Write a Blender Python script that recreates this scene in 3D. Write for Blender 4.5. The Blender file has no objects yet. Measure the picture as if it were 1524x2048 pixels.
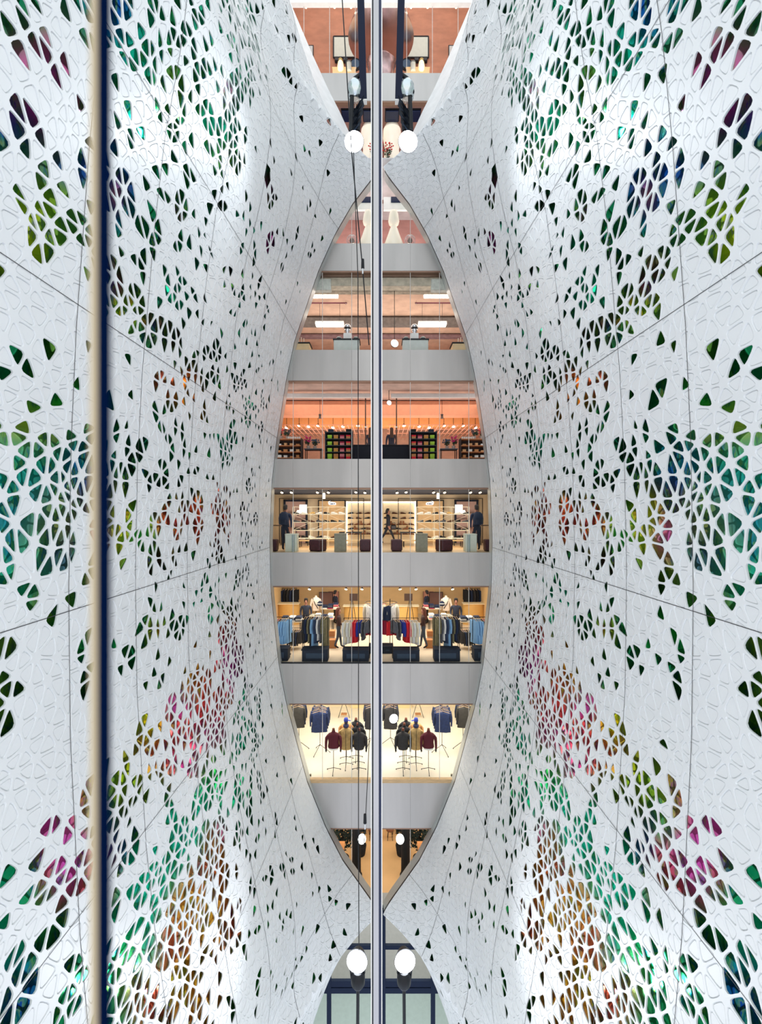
import bpy, bmesh, math, random
import numpy as np
from mathutils import Vector, Matrix
from mathutils.geometry import delaunay_2d_cdt
SC = bpy.context.scene
COL = SC.collection
random.seed(7)

# ------------------------------------------------------------------ camera
F, D, YG = 900.0, 16.5, 16.9          # focal length in pixels (1524x2048 frame), far edge of the walls, shop glazing plane
cam_d = bpy.data.cameras.new('camera')
cam_d.sensor_fit = 'VERTICAL'; cam_d.sensor_height = 36.0; cam_d.lens = F / 2048 * 36.0
cam_d.clip_start = 0.05; cam_d.clip_end = 300
cam_d.dof.use_dof = True; cam_d.dof.focus_distance = 9.5; cam_d.dof.aperture_fstop = 1.25
cam = bpy.data.objects.new('camera', cam_d); COL.objects.link(cam)
cam.location = (0, 0, 0); cam.rotation_euler = (math.radians(90), 0, 0)
SC.camera = cam

# ------------------------------------------------------------------ world and lights
SC.view_settings.view_transform = 'Standard'; SC.view_settings.look = 'None'
SC.view_settings.gamma = 1.0; SC.view_settings.use_curve_mapping = False
SC.view_settings.exposure = 0.0
w = bpy.data.worlds.new('daylight'); SC.world = w; w.use_nodes = True
nt = w.node_tree; bg = nt.nodes['Background']
tc = nt.nodes.new('ShaderNodeTexCoord'); sx = nt.nodes.new('ShaderNodeSeparateXYZ')
cr = nt.nodes.new('ShaderNodeValToRGB'); mr = nt.nodes.new('ShaderNodeMapRange')
mr.inputs['From Min'].default_value = -1; mr.inputs['From Max'].default_value = 1
nt.links.new(tc.outputs['Generated'], sx.inputs[0]); nt.links.new(sx.outputs['Z'], mr.inputs['Value'])
nt.links.new(mr.outputs[0], cr.inputs[0]); nt.links.new(cr.outputs[0], bg.inputs['Color'])
cr.color_ramp.elements[0].color = (0.70, 0.80, 1.0, 1); cr.color_ramp.elements[1].color = (0.80, 0.92, 1.0, 1)
e = cr.color_ramp.elements.new(0.5); e.color = (1.0, 0.97, 0.95, 1)
bg.inputs['Strength'].default_value = 1.52

def light(name, kind, loc, energy, color=(1, 1, 1), size=1.0, size_y=None, target=None, spot=None, blend=0.5):
    l = bpy.data.lights.new(name, kind); l.energy = energy; l.color = color
    if kind == 'AREA':
        l.size = size
        if size_y: l.shape = 'RECTANGLE'; l.size_y = size_y
    else: l.shadow_soft_size = size
    if kind == 'SPOT': l.spot_size = math.radians(spot); l.spot_blend = blend
    o = bpy.data.objects.new(name, l); COL.objects.link(o); o.location = loc
    if target is not None:
        o.rotation_euler = (Vector(target) - Vector(loc)).to_track_quat('-Z', 'Y').to_euler()
    return o

# ------------------------------------------------------------------ materials
MATS = {}
def rgb(r, g, b):          # from sRGB 0-255
    f = lambda c: (c / 255 / 12.92) if c <= 10 else ((c / 255 + 0.055) / 1.055) ** 2.4
    return (f(r), f(g), f(b))
def mat(name, col, rough=0.6, metal=0.0, emit=None, estr=0.0, noise=0.0, nscale=6.0, bump=0.0, bscale=40.0, stretch=(1, 1, 1), alpha=1.0, spec=0.5):
    if name in MATS: return MATS[name]
    m = bpy.data.materials.new(name); m.use_nodes = True; MATS[name] = m
    nt = m.node_tree; b = nt.nodes['Principled BSDF']
    c = (*col, 1)
    b.inputs['Base Color'].default_value = c; b.inputs['Roughness'].default_value = rough
    b.inputs['Metallic'].default_value = metal; b.inputs['Specular IOR Level'].default_value = spec
    m.diffuse_color = c
    if emit: b.inputs['Emission Color'].default_value = (*emit, 1); b.inputs['Emission Strength'].default_value = estr
    tc = nt.nodes.new('ShaderNodeTexCoord'); mp = nt.nodes.new('ShaderNodeMapping')
    mp.inputs['Scale'].default_value = stretch; nt.links.new(tc.outputs['Object'], mp.inputs[0])
    n = nt.nodes.new('ShaderNodeTexNoise'); n.inputs['Scale'].default_value = nscale; n.inputs['Detail'].default_value = 4
    nt.links.new(mp.outputs[0], n.inputs['Vector'])
    amt = noise if noise else 0.04
    r = nt.nodes.new('ShaderNodeValToRGB')
    r.color_ramp.elements[0].position = 0.3; r.color_ramp.elements[1].position = 0.7
    r.color_ramp.elements[0].color = (*[x * (1 - amt) for x in col], 1)
    r.color_ramp.elements[1].color = (*[min(1, x * (1 + amt)) for x in col], 1)
    nt.links.new(n.outputs['Fac'], r.inputs[0]); nt.links.new(r.outputs[0], b.inputs['Base Color'])
    if bump:
        n2 = nt.nodes.new('ShaderNodeTexNoise'); n2.inputs['Scale'].default_value = bscale
        nt.links.new(mp.outputs[0], n2.inputs['Vector'])
        bp = nt.nodes.new('ShaderNodeBump'); bp.inputs['Strength'].default_value = bump; bp.inputs['Distance'].default_value = 0.02
        nt.links.new(n2.outputs['Fac'], bp.inputs['Height']); nt.links.new(bp.outputs[0], b.inputs['Normal'])
    return m
def glass_mat(name):
    m = bpy.data.materials.new(name); m.use_nodes = True; MATS[name] = m
    nt = m.node_tree; nt.nodes.remove(nt.nodes['Principled BSDF'])
    t = nt.nodes.new('ShaderNodeBsdfTransparent'); nt.links.new(t.outputs[0], nt.nodes['Material Output'].inputs[0]); return m

# ------------------------------------------------------------------ object helpers
def tag(o, label=None, cat=None, group=None, kind=None):
    if label: o['label'] = label
    if cat: o['category'] = cat
    if group: o['group'] = group
    if kind: o['kind'] = kind
    return o
def empty(name, loc, rz=0):
    o = bpy.data.objects.new(name, None); COL.objects.link(o); o.location = loc; o.rotation_euler = (0, 0, rz)
    o.empty_display_size = 0.1; return o
class MB:
    """collects shapes, builds them as one mesh object"""
    def __init__(s): s.v = []; s.f = []; s.mi = []; s.sm = []
    def add(s, vs, fs, m=0, smooth=False):
        k = len(s.v); s.v += [tuple(p) for p in vs]
        s.f += [tuple(k + i for i in f) for f in fs]; s.mi += [m] * len(fs); s.sm += [smooth] * len(fs); return s
    def box(s, x0, x1, y0, y1, z0, z1, m=0, c=0.0):
        if c <= 0:
            vs = [(x, y, z) for z in (z0, z1) for y in (y0, y1) for x in (x0, x1)]
            return s.add(vs, [(0, 2, 3, 1), (4, 5, 7, 6), (0, 1, 5, 4), (2, 6, 7, 3), (0, 4, 6, 2), (1, 3, 7, 5)], m)
        # chamfered box
        rows = []
        for z, i in ((z0, c), (z0 + c, 0), (z1 - c, 0), (z1, c)):
            a, b, d, e = x0 + i, x1 - i, y0 + i, y1 - i
            k = c
            rows.append([(a + k, d, z), (b - k, d, z), (b, d + k, z), (b, e - k, z), (b - k, e, z), (a + k, e, z), (a, e - k, z), (a, d + k, z)])
        vs = [p for r in rows for p in r]; fs = [tuple(range(7, -1, -1)), tuple(range(24, 32))]
        for r in range(3):
            for i in range(8):
                j = (i + 1) % 8; fs.append((r * 8 + i, r * 8 + j, r * 8 + 8 + j, r * 8 + 8 + i))
        return s.add(vs, fs, m)
    def tube(s, p0, p1, r0, r1=None, n=8, m=0, caps=True):
        r1 = r0 if r1 is None else r1
        p0, p1 = Vector(p0), Vector(p1); d = (p1 - p0)
        if d.length < 1e-7: return s
        d.normalize(); a = d.orthogonal().normalized(); b = d.cross(a)
        vs = []
        for p, r in ((p0, r0), (p1, r1)):
            for i in range(n):
                t = 2 * math.pi * i / n; vs.append(p + a * (math.cos(t) * r) + b * (math.sin(t) * r))
        fs = [(i, (i + 1) % n, n + (i + 1) % n, n + i) for i in range(n)]
        s.add(vs, fs, m, True)
        if caps: s.add(vs, [tuple(range(n - 1, -1, -1)), tuple(range(n, 2 * n))], m)
        return s
    def path(s, pts, r, n=6, m=0):
        for a, b in zip(pts, pts[1:]): s.tube(a, b, r, n=n, m=m)
        return s
    def lathe(s, prof, cx=0, cy=0, cz=0, n=16, m=0, sx=1, sy=1):
        vs = [(cx + r * sx * math.cos(2 * math.pi * i / n), cy + r * sy * math.sin(2 * math.pi * i / n), cz + z) for r, z in prof for i in range(n)]
        fs = [(k * n + i, k * n + (i + 1) % n, (k + 1) * n + (i + 1) % n, (k + 1) * n + i) for k in range(len(prof) - 1) for i in range(n)]
        s.add(vs, fs, m, True)
        return s.add(vs, [tuple(range(n - 1, -1, -1)), tuple(range((len(prof) - 1) * n, len(prof) * n))], m)
    def loft(s, rings, m=0, smooth=True, caps=True):
        n = len(rings[0]); vs = [p for r in rings for p in r]
        fs = [(k * n + i, k * n + (i + 1) % n, (k + 1) * n + (i + 1) % n, (k + 1) * n + i) for k in range(len(rings) - 1) for i in range(n)]
        s.add(vs, fs, m, smooth)
        if caps: s.add(vs, [tuple(range(n - 1, -1, -1)), tuple(range((len(rings) - 1) * n, len(rings) * n))], m)
        return s
    def prism(s, pts, y0, y1, m=0):      # outline in x,z extruded along y
        n = len(pts); vs = [(x, y0, z) for x, z in pts] + [(x, y1, z) for x, z in pts]
        fs = [tuple(range(n)), tuple(range(2 * n - 1, n - 1, -1))] + [(i, n + i, n + (i + 1) % n, (i + 1) % n) for i in range(n)]
        return s.add(vs, fs, m)
    def xf(s, M):
        s.v = [tuple(M @ Vector(p)) for p in s.v]; return s
    def build(s, name, mats, parent=None, loc=None):
        me = bpy.data.meshes.new(name); me.from_pydata(s.v, [], s.f)
        if not isinstance(mats, (list, tuple)): mats = [mats]
        for m in mats: me.materials.append(m)
        me.polygons.foreach_set('material_index', s.mi); me.polygons.foreach_set('use_smooth', s.sm)
        me.validate()
        o = bpy.data.objects.new(name, me); COL.objects.link(o)
        if parent: o.parent = parent
        if loc: o.location = loc
        return o
def kids(o): return [c for c in o.children]
def copy_tree(o, parent=None):
    c = o.copy(); COL.objects.link(c)
    if parent: c.parent = parent
    for ch in kids(o): copy_tree(ch, c)
    return c
def mirror(o, label=None):            # reflected left half, built again as real geometry
    c = copy_tree(o)
    c.location.x = -o.location.x; c.rotation_euler.z = -o.rotation_euler.z; c.scale.x = -o.scale.x
    if label: c['label'] = label
    return c
def LR(o, label, cat, group=None, left=True):
    """label holds {s} for the side of the centre post"""
    tag(o, label.replace('{s}', 'right'), cat, group.replace('{s}', 'right') if group else None)
    if left:
        c = mirror(o, label.replace('{s}', 'left'))
        if group: c['group'] = group.replace('{s}', 'left')
        return c
def at(px, py, Y): return Vector(((px - 762) * Y / F, Y, (1024 - py) * Y / F))
def X(px, Y): return (px - 762) * Y / F
def Z(py, Y): return (1024 - py) * Y / F

# ------------------------------------------------------------------ the curved perforated wall and its reflection built on the left
def interp(x, xs, ys): return np.interp(x, xs, ys)
_eh = [-24, -20, -18.8, -18.26, -17.06, -15.6, -14.75, -14.3, -12.8, -11.6, -9.9, -7.06, -5.56, -3.0, -1.05, 0.9, 2.4, 4.8, 6.3, 8.84, 10.2, 11.3, 12.3, 12.65, 13.0, 13.7, 14.55, 17.0, 18.4, 22, 26]
_ex = [4.9, 3.5, 2.84, 2.6, 2.02, 1.01, 0.06, .33, 1.4, 2.02, 2.71, 3.47, 3.76, 4.04, 4.09, 4.02, 3.87, 3.49, 3.17, 2.3, 1.69, 1.05, .28, 0.06, 0.5, 1.36, 2.07, 3.63, 4.4, 5.4, 6.2]
def edge_x(h): return np.maximum(interp(h, _eh, _ex), 0.04)
def wall_x(Y, h):
    Y = np.asarray(Y, float); h = np.asarray(h, float)
    df = 4.1 - edge_x(h)
    g0 = interp(Y, [2, 5.9, 9.5, 13, 15, 16.5], [.25, .45, .66, .85, .93, 1])
    g1 = interp(Y, [2, 5.9, 9.5, 11, 12, 13, 14, 15, 15.8, 16.5], [.1, .15, .2, .27, .34, .42, .54, .70, .84, 1])
    t = np.clip((df - 1.2) / 2.6, 0, 1); t = t * t * (3 - 2 * t)
    return 4.1 - df * (g0 * (1 - t) + g1 * t)
def wall_p(Y, h): return np.stack([wall_x(Y, h), Y, h], -1)
def wall_n(Y, h):                    # unit normal away from the hall (+x side)
    e = 0.04
    a = wall_p(Y + e, h) - wall_p(Y - e, h); b = wall_p(Y, h + e) - wall_p(Y, h - e)
    n = np.cross(a, b); n /= np.linalg.norm(n, axis=-1, keepdims=True)
    return n * np.where(n[..., :1] < 0, -1, 1)
def topix(p): return 762 + F * p[..., 0] / p[..., 1], 1024 - F * p[..., 2] / p[..., 1]

# clusters where the cells are cut right through: x, y, rx, ry, share open, film colour
PAL = {'g': (.004, .13, .05), 't': (.01, .33, .22), 'o': (.16, .26, .01), 'b': (.005, .02, .22), 'm': (.75, .04, .30),
       'r': (.62, .05, .05), 'q': (.85, .20, .03), 'n': (.07, .02, .015), 'k': (.004, .015, .012), 'y': (.55, .5, .01), 'l': (.03, .42, .08)}
BL = [(1050,110,40,130,.55,'t'),(1095,60,60,110,.55,'t'),(1150,110,50,150,.62,'k'),(1195,60,45,90,.6,'g'),(1240,50,40,80,.7,'g'),(1065,185,18,35,.9,'m'),(1175,170,30,60,.7,'o'),
 (1235,90,40,60,.75,'t'),(1350,110,50,90,.35,'g'),(1290,20,60,60,.3,'b'),(1480,60,60,90,.5,'g'),(1440,160,80,90,.3,'m'),(1480,220,50,80,.5,'b'),(1265,245,40,50,.8,'t'),(1300,285,22,28,.8,'b'),
 (1280,270,12,18,.9,'m'),(1500,230,30,40,.7,'b'),(1470,270,40,40,.7,'g'),(1370,340,60,30,.8,'b'),(1290,390,40,60,.85,'b'),(1292,390,14,26,1,'q'),(1250,470,40,70,.7,'g'),(1440,430,80,90,.72,'o'),
 (1480,480,50,60,.7,'y'),(1390,470,40,60,.6,'g'),(1420,520,50,50,.7,'o'),(1300,555,40,60,.75,'n'),(1290,570,12,14,1,'m'),(1240,540,40,60,.5,'k'),(1170,590,35,45,.75,'t'),(1290,620,45,40,.7,'o'),
 (1180,665,36,34,1,'n'),(1210,640,30,30,.6,'n'),(1105,715,26,42,.8,'k'),(1140,750,25,30,.5,'n'),(1160,780,25,30,.55,'q'),(1190,770,20,25,.5,'r'),(1120,820,18,25,.7,'q'),(1055,790,22,50,.4,'k'),
 (1020,820,16,30,.8,'t'),(1070,890,18,40,.85,'t'),(1000,820,12,60,.3,'k'),(1085,250,60,60,.35,'t'),(1150,210,80,60,.35,'g'),(1110,300,60,80,.35,'g'),(1010,170,30,60,.25,'t'),(1075,310,30,30,.6,'o'),
 (1085,400,25,45,.6,'k'),(1160,400,50,60,.22,'g'),(1170,430,14,22,.7,'m'),(1170,480,40,60,.3,'g'),(1120,490,30,50,.2,'t'),(985,385,15,22,.6,'m'),(980,400,12,22,.8,'l'),(983,490,12,30,.7,'m'),(1030,480,25,60,.25,'t'),(1060,560,60,60,.22,'k'),
 (1030,640,50,60,.2,'t'),(1200,830,30,45,.5,'g'),(1285,790,30,25,.6,'g'),(1330,755,40,40,.4,'g'),(1470,740,60,60,.38,'g'),(1400,820,60,45,.4,'l'),(1380,700,40,60,.2,'o'),(1380,590,40,40,.4,'o'),
 (1470,850,70,40,.6,'y'),(1470,930,110,80,.98,'g'),(1480,1010,95,90,.99,'b'),(1500,960,70,130,.99,'t'),(1430,1060,65,90,.95,'o'),(1350,940,50,60,.8,'b'),(1345,1000,50,40,.6,'n'),(1260,940,40,50,.65,'k'),
 (1310,920,30,40,.5,'g'),(1210,970,50,30,.65,'k'),(1170,920,25,40,.5,'g'),(1180,1020,30,40,.7,'n'),(1130,1040,20,36,.9,'r'),(1135,1030,8,12,1,'q'),(1080,1030,18,60,.7,'r'),(1190,1050,30,30,.85,'r'),(1240,1060,40,40,.6,'l'),(1290,1040,30,60,.7,'y'),
 (1330,1080,30,40,.5,'m'),(1400,1080,30,40,.6,'n'),(1030,1030,20,60,.35,'k'),(1210,1120,40,36,.75,'n'),(1340,1140,50,50,.75,'o'),(1400,1120,50,60,.6,'b'),(1470,1140,60,60,.75,'t'),(1420,1200,40,40,.6,'o'),(1320,1170,30,40,.5,'k'),
 (1080,1080,25,40,.4,'n'),(1035,1150,16,25,.55,'k'),(1110,1210,35,50,.5,'t'),(1060,1200,25,60,.3,'g'),(1195,1230,40,45,.5,'g'),(1210,1255,20,30,.6,'y'),(1340,1260,36,50,.6,'l'),(1350,1320,36,40,.55,'g'),(1275,1345,36,40,.4,'g'),(1240,1230,25,40,.4,'g'),
 (1480,1330,60,70,.6,'g'),(1510,1390,40,60,.8,'o'),(1500,1290,30,30,.6,'y'),(1425,1395,25,25,.3,'g'),(1070,1270,24,50,.9,'r'),(1065,1310,24,40,.8,'m'),(1110,1370,40,60,.65,'r'),(1100,1400,36,50,.95,'r'),(1060,1340,18,40,.6,'m'),
 (1165,1410,26,40,.85,'m'),(1150,1350,30,50,.45,'o'),(1130,1330,25,40,.4,'q'),(1120,1440,36,40,.85,'n'),(1165,1470,36,50,.85,'r'),(1225,1450,24,40,.85,'y'),(1100,1470,40,40,.45,'m'),(1150,1530,40,40,.7,'m'),
 (1200,1520,50,50,.75,'r'),(1210,1560,30,30,.7,'l'),(1020,1420,25,50,.6,'t'),(1040,1480,40,60,.6,'t'),(1090,1540,40,60,.65,'l'),(1060,1600,40,60,.5,'t'),(1110,1600,40,50,.6,'t'),(1020,1580,20,60,.35,'g'),
 (1260,1550,36,50,.75,'o'),(1300,1600,50,60,.8,'o'),(1330,1640,30,40,.8,'l'),(1290,1670,30,50,.7,'b'),(1250,1620,40,50,.4,'n'),(1320,1480,60,50,.35,'n'),(1345,1500,30,36,.6,'l'),(1420,1640,36,40,.5,'m'),(1360,1590,30,50,.5,'r'),
 (1160,1660,50,60,.7,'t'),(1200,1720,50,60,.6,'t'),(1240,1780,40,60,.65,'t'),(1080,1660,18,30,1,'m'),(1095,1700,24,50,.95,'q'),(1105,1750,24,40,.7,'n'),(1065,1770,20,50,.5,'q'),(1130,1770,24,36,1,'q'),(1125,1750,14,18,1,'m'),
 (1150,1840,34,60,.95,'q'),(1175,1890,36,50,.95,'r'),(1100,1840,36,60,.55,'q'),(1060,1840,20,50,.5,'r'),(1230,1890,40,60,.8,'t'),(1260,1930,30,50,.8,'l'),(1320,1900,40,60,.7,'g'),(1160,1960,40,50,.6,'o'),(1230,1980,44,60,.85,'r'),
 (1200,2020,50,40,.7,'n'),(1130,2000,40,60,.5,'q'),(1120,1940,30,50,.4,'n'),(1390,1720,40,50,.85,'m'),(1425,1740,20,40,.8,'r'),(1400,1770,30,30,.9,'m'),(1440,1830,40,50,.7,'l'),(1340,1740,40,60,.6,'r'),(1360,1700,30,50,.4,'m'),
 (1480,1790,40,60,.5,'g'),(1500,1880,30,80,.6,'t'),(1500,1600,40,60,.4,'g'),(1460,1500,30,40,.5,'g'),(1400,1900,60,80,.35,'k'),(1380,1980,30,60,.6,'g'),(1490,1990,40,60,.6,'b'),(1270,2000,40,60,.4,'g'),
 (980,1720,50,70,.2,'g'),(960,1900,60,80,.1,'l'),(1010,1650,40,60,.35,'g')]
def film_info(px, py):
    px = np.asarray(px, float); py = np.asarray(py, float)
    prob = np.where(px > 1010, .12, .06); prob = np.where((px < 1000) & (py > 560) & (py < 1500), .035, prob)
    ks = np.array([PAL['g']] ); col = np.zeros(px.shape + (3,)) + np.array(PAL['g']); wsum = np.full(px.shape, .25)
    col = col * .25
    for x, y, rx, ry, p, c in BL:
        d = ((px - x) / rx) ** 2 + ((py - y) / ry) ** 2
        prob = np.maximum(prob, np.where(d < 1.0, p, 0)); ww = np.exp(-d * 1.6) * 2
        col += ww[..., None] * np.array(PAL[c]); wsum += ww
    for x, y, rx, ry in ((1460,640,110,80),(1330,1440,60,60),(1430,1480,90,120),(1440,1300,60,60),(1250,1130,20,20),(930,1300,60,200)):
        d = ((px - x) / rx) ** 2 + ((py - y) / ry) ** 2; prob = np.where(d < 1, np.minimum(prob, .03), prob)
    return prob, np.minimum(col / wsum[..., None] * 2.7, .95)

def build_wall_mesh():
    rs = np.random.RandomState(11); P = .53
    rows = int((17.4 - 2.2) / (P * .866)); pts = []
    for i in range(rows):
        Y = 2.2 + i * P * .866
        hm = 1.138 * Y * 1.12 + 1.2
        for j in range(int(-hm / P) - 1, int(hm / P) + 2):
            pts.append((Y + rs.uniform(-.32, .32) * P, (j + .5 * (i % 2)) * P + rs.uniform(-.32, .32) * P))
    pts = np.array(pts)
    _, _, faces, *_ = delaunay_2d_cdt([Vector(p) for p in pts], [], [], 0, 1e-6)
    tri = np.array(faces); cen = pts[tri].mean(1)
    # pull centroids toward circumcentres a little for varied polygon sizes
    around = [[] for _ in pts]
    for k, t in enumerate(tri):
        for i in t: around[i].append(k)
    T = []; OP = []
    for i, ks in enumerate(around):
        if len(ks) < 3: continue
        c = pts[i]; q = cen[ks]; a = np.arctan2(q[:, 1] - c[1], q[:, 0] - c[0]); o = np.argsort(a); q = q[o]; a = a[o]
        if np.max(np.diff(np.append(a, a[0] + 2 * math.pi))) > 3.0: continue
        if c[0] > D + .35: continue
        p3 = wall_p(np.array([c[0]]), np.array([c[1]])); px, py = topix(p3); px, py = px[0], py[0]
        if px > 2350 or py < -330 or py > 2380: continue
        pr, _ = film_info(np.array([px]), np.array([py])); pr = float(pr[0])
        if D - c[0] < .9: pr = min(pr, .03)
        if D - c[0] < .45: pr = 0
        hub = q.mean(0) * .5 + c * .5
        mode = rs.rand()
        full = mode < (pr if pr > .84 else pr * .45)
        for k in range(len(q)):
            a_, b_ = q[k], q[(k + 1) % len(q)]
            T.append((hub, a_, b_)); r = rs.rand()
            OP.append(r < .93 if (full and pr > .3) else (r < pr * (.82 if pr > .3 else 1.0)))
    T = np.array(T); OP = np.array(OP)
    T[..., 0] = np.minimum(T[..., 0], D)
    A = T[:, 0]; B = T[:, 1]; C = T[:, 2]
    area = .5 * ((B[:, 0] - A[:, 0]) * (C[:, 1] - A[:, 1]) - (B[:, 1] - A[:, 1]) * (C[:, 0] - A[:, 0]))
    la = np.linalg.norm(B - C, axis=1); lb = np.linalg.norm(A - C, axis=1); lc = np.linalg.norm(A - B, axis=1)
    r = 2 * np.abs(area) / (la + lb + lc + 1e-9)
    ok = r > .004
    T, OP, r, la, lb, lc = T[ok], OP[ok], r[ok], la[ok], lb[ok], lc[ok]; n = len(T)
    I = (T[:, 0] * la[:, None] + T[:, 1] * lb[:, None] + T[:, 2] * lc[:, None]) / (la + lb + lc)[:, None]
    wdt = np.minimum(.014, r * .28)
    s = ((r - wdt) / r)[:, None, None]
    Q = I[:, None] + (T - I[:, None]) * s
    def contour(Q):
        out = []
        for i in range(3):
            p, a, b = Q[:, i], Q[:, (i + 2) % 3], Q[:, (i + 1) % 3]
            da = np.linalg.norm(a - p, axis=1)[:, None]; db = np.linalg.norm(b - p, axis=1)[:, None]
            ta = np.minimum(.30 if i == 0 else .34, 0.10 / (da + 1e-9) * (0.9 if i == 0 else 1.2)); tb = np.minimum(.34, 0.10 / (db + 1e-9) * (0.9 if i == 0 else 1.2))
            p0 = p + (a - p) * ta; p2 = p + (b - p) * tb
            for t in (0, .33, .67, 1): out.append((1 - t) ** 2 * p0 + 2 * t * (1 - t) * p + t * t * p2)
        return np.stack(out, 1)
    q1 = contour(Q)
    def inset(d, lo): return np.maximum((r - wdt - d) / r, lo)[:, None, None]
    q2 = np.where(OP[:, None, None], q1, contour(I[:, None] + (T - I[:, None]) * inset(.006, .25)))
    q3 = contour(I[:, None] + (T - I[:, None]) * inset(.013, .2))[~OP]
    UV = np.concatenate([T, q1, q2], 1).reshape(-1, 2)            # 27 per triangle
    dep = np.zeros((n, 27)); dep[:, 15:] = np.where(OP, .022, .020)[:, None]; dep = np.concatenate([dep.reshape(-1), np.full(q3.shape[0] * 12, .006)])
    UV = np.concatenate([UV, q3.reshape(-1, 2)])
    P3 = wall_p(UV[:, 0], UV[:, 1]) + wall_n(UV[:, 0], UV[:, 1]) * dep[:, None]
    f4 = []; f3 = []; base = np.arange(n) * 27
    for i in range(3):
        j = (i + 1) % 3
        for k in range(3): f3.append((i, 3 + 4 * i + k, 3 + 4 * i + k + 1))
        f4.append((i, 3 + 4 * i + 3, 3 + 4 * j, j))
    for k in range(12): f4.append((3 + k, 15 + k, 15 + (k + 1) % 12, 3 + (k + 1) % 12))
    f3 = np.array(f3); f4 = np.array(f4)
    a3 = (base[:, None, None] + f3).reshape(-1, 3); a4 = (base[:, None, None] + f4).reshape(-1, 4)
    b2 = base[~OP][:, None] + 15; b3 = n * 27 + np.arange(q3.shape[0])[:, None] * 12; kk = np.arange(12); kn = (kk + 1) % 12
    a5 = np.stack([b2 + kk, b3 + kk, b3 + kn, b2 + kn], -1).reshape(-1, 4); a4 = np.concatenate([a4, a5])
    cl = b3 + kk
    loops = np.concatenate([a3.ravel(), a4.ravel(), cl.ravel()])
    sizes = np.concatenate([np.full(len(a3), 3), np.full(len(a4), 4), np.full(len(cl), 12)])
    starts = np.concatenate([[0], np.cumsum(sizes)[:-1]])
    me = bpy.data.meshes.new('wall'); me.vertices.add(len(P3)); me.vertices.foreach_set('co', P3.astype(np.float32).ravel())
    me.loops.add(len(loops)); me.loops.foreach_set('vertex_index', loops.astype(np.int32))
    me.polygons.add(len(sizes)); me.polygons.foreach_set('loop_start', starts.astype(np.int32))
    me.update(calc_edges=True); me.validate(); me.polygons.foreach_set('use_smooth', np.zeros(len(me.polygons), bool)); me.update()
    print('WALL tris', n, 'open', int(OP.sum()))
    return me

M_white = mat('white_panel', (.80, .82, .835), rough=.42, noise=.02, nscale=.8)
M_joint = mat('joint', (.03, .03, .035), rough=.6)
def film_material():
    m = bpy.data.materials.new('dichroic_glass'); m.use_nodes = True; nt = m.node_tree; b = nt.nodes['Principled BSDF']
    at_ = nt.nodes.new('ShaderNodeAttribute'); at_.attribute_name = 'tint'
    tc = nt.nodes.new('ShaderNodeTexCoord'); mp = nt.nodes.new('ShaderNodeMapping'); mp.inputs['Scale'].default_value = (1, 1.6, .8)
    nt.links.new(tc.outputs['Object'], mp.inputs[0])
    n = nt.nodes.new('ShaderNodeTexNoise'); n.inputs['Scale'].default_value = 2.6; n.inputs['Detail'].default_value = 3.0; n.inputs['Distortion'].default_value = 2.6
    nt.links.new(mp.outputs[0], n.inputs['Vector'])
    r = nt.nodes.new('ShaderNodeValToRGB'); els = r.color_ramp.elements
    els[0].position = .30; els[0].color = (.006, .10, .045, 1); els[1].position = .42; els[1].color = (.01, .28, .12, 1)
    for p, c in ((.50, (.26, .52, .02, 1)), (.56, (.01, .04, .42, 1)), (.64, (.01, .30, .22, 1)), (.74, (.45, .50, .02, 1))):
        e = els.new(p); e.color = c
    nt.links.new(n.outputs['Fac'], r.inputs[0])
    n2 = nt.nodes.new('ShaderNodeTexNoise'); n2.inputs['Scale'].default_value = 3.1; n2.inputs['Detail'].default_value = 1
    nt.links.new(mp.outputs[0], n2.inputs['Vector'])
    r2 = nt.nodes.new('ShaderNodeValToRGB'); r2.color_ramp.elements[0].position = .50; r2.color_ramp.elements[1].position = .58
    r2.color_ramp.elements[0].color = (.05,) * 3 + (1,); r2.color_ramp.elements[1].color = (.6,) * 3 + (1,)
    nt.links.new(n2.outputs['Fac'], r2.inputs[0])
    mx = nt.nodes.new('ShaderNodeMix'); mx.data_type = 'RGBA'
    nt.links.new(r2.outputs[0], mx.inputs['Factor']); nt.links.new(at_.outputs['Color'], mx.inputs['A']); nt.links.new(r.outputs[0], mx.inputs['B'])
    nt.links.new(mx.outputs['Result'], b.inputs['Base Color']); nt.links.new(mx.outputs['Result'], b.inputs['Specular Tint']); b.inputs['Specular IOR Level'].default_value = .3
    b.inputs['Metallic'].default_value = .8; b.inputs['Roughness'].default_value = .06
    return m
M_film = film_material()

def grid_mesh(name, ys, hs, off, uvcol=False):
    YY, HH = np.meshgrid(ys, hs, indexing='ij'); a = YY.ravel(); b = HH.ravel()
    p = wall_p(a, b) + wall_n(a, b) * off; nh = len(hs)
    fs = [(i * nh + j, (i + 1) * nh + j, (i + 1) * nh + j + 1, i * nh + j + 1) for i in range(len(ys) - 1) for j in range(nh - 1)
          if abs(hs[j]) < 1.138 * ys[i] * 1.15 + 2.5]
    me = bpy.data.meshes.new(name); me.from_pydata(p.tolist(), [], fs)
    if uvcol:
        px, py = topix(p); _, c = film_info(px, py)
        ca = me.color_attributes.new('tint', 'FLOAT_COLOR', 'POINT')
        ca.data.foreach_set('color', np.concatenate([c, np.ones((len(c), 1))], 1).astype(np.float32).ravel())
    return me
wall_me = build_wall_mesh(); wall_me.materials.append(M_white)
film_me = grid_mesh('tinted_glass', np.arange(2.2, 17.35, .22), np.arange(-20.5, 20.6, .22), .26, True)
film_me.materials.append(M_film)
for p in film_me.polygons: p.use_smooth = True
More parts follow.
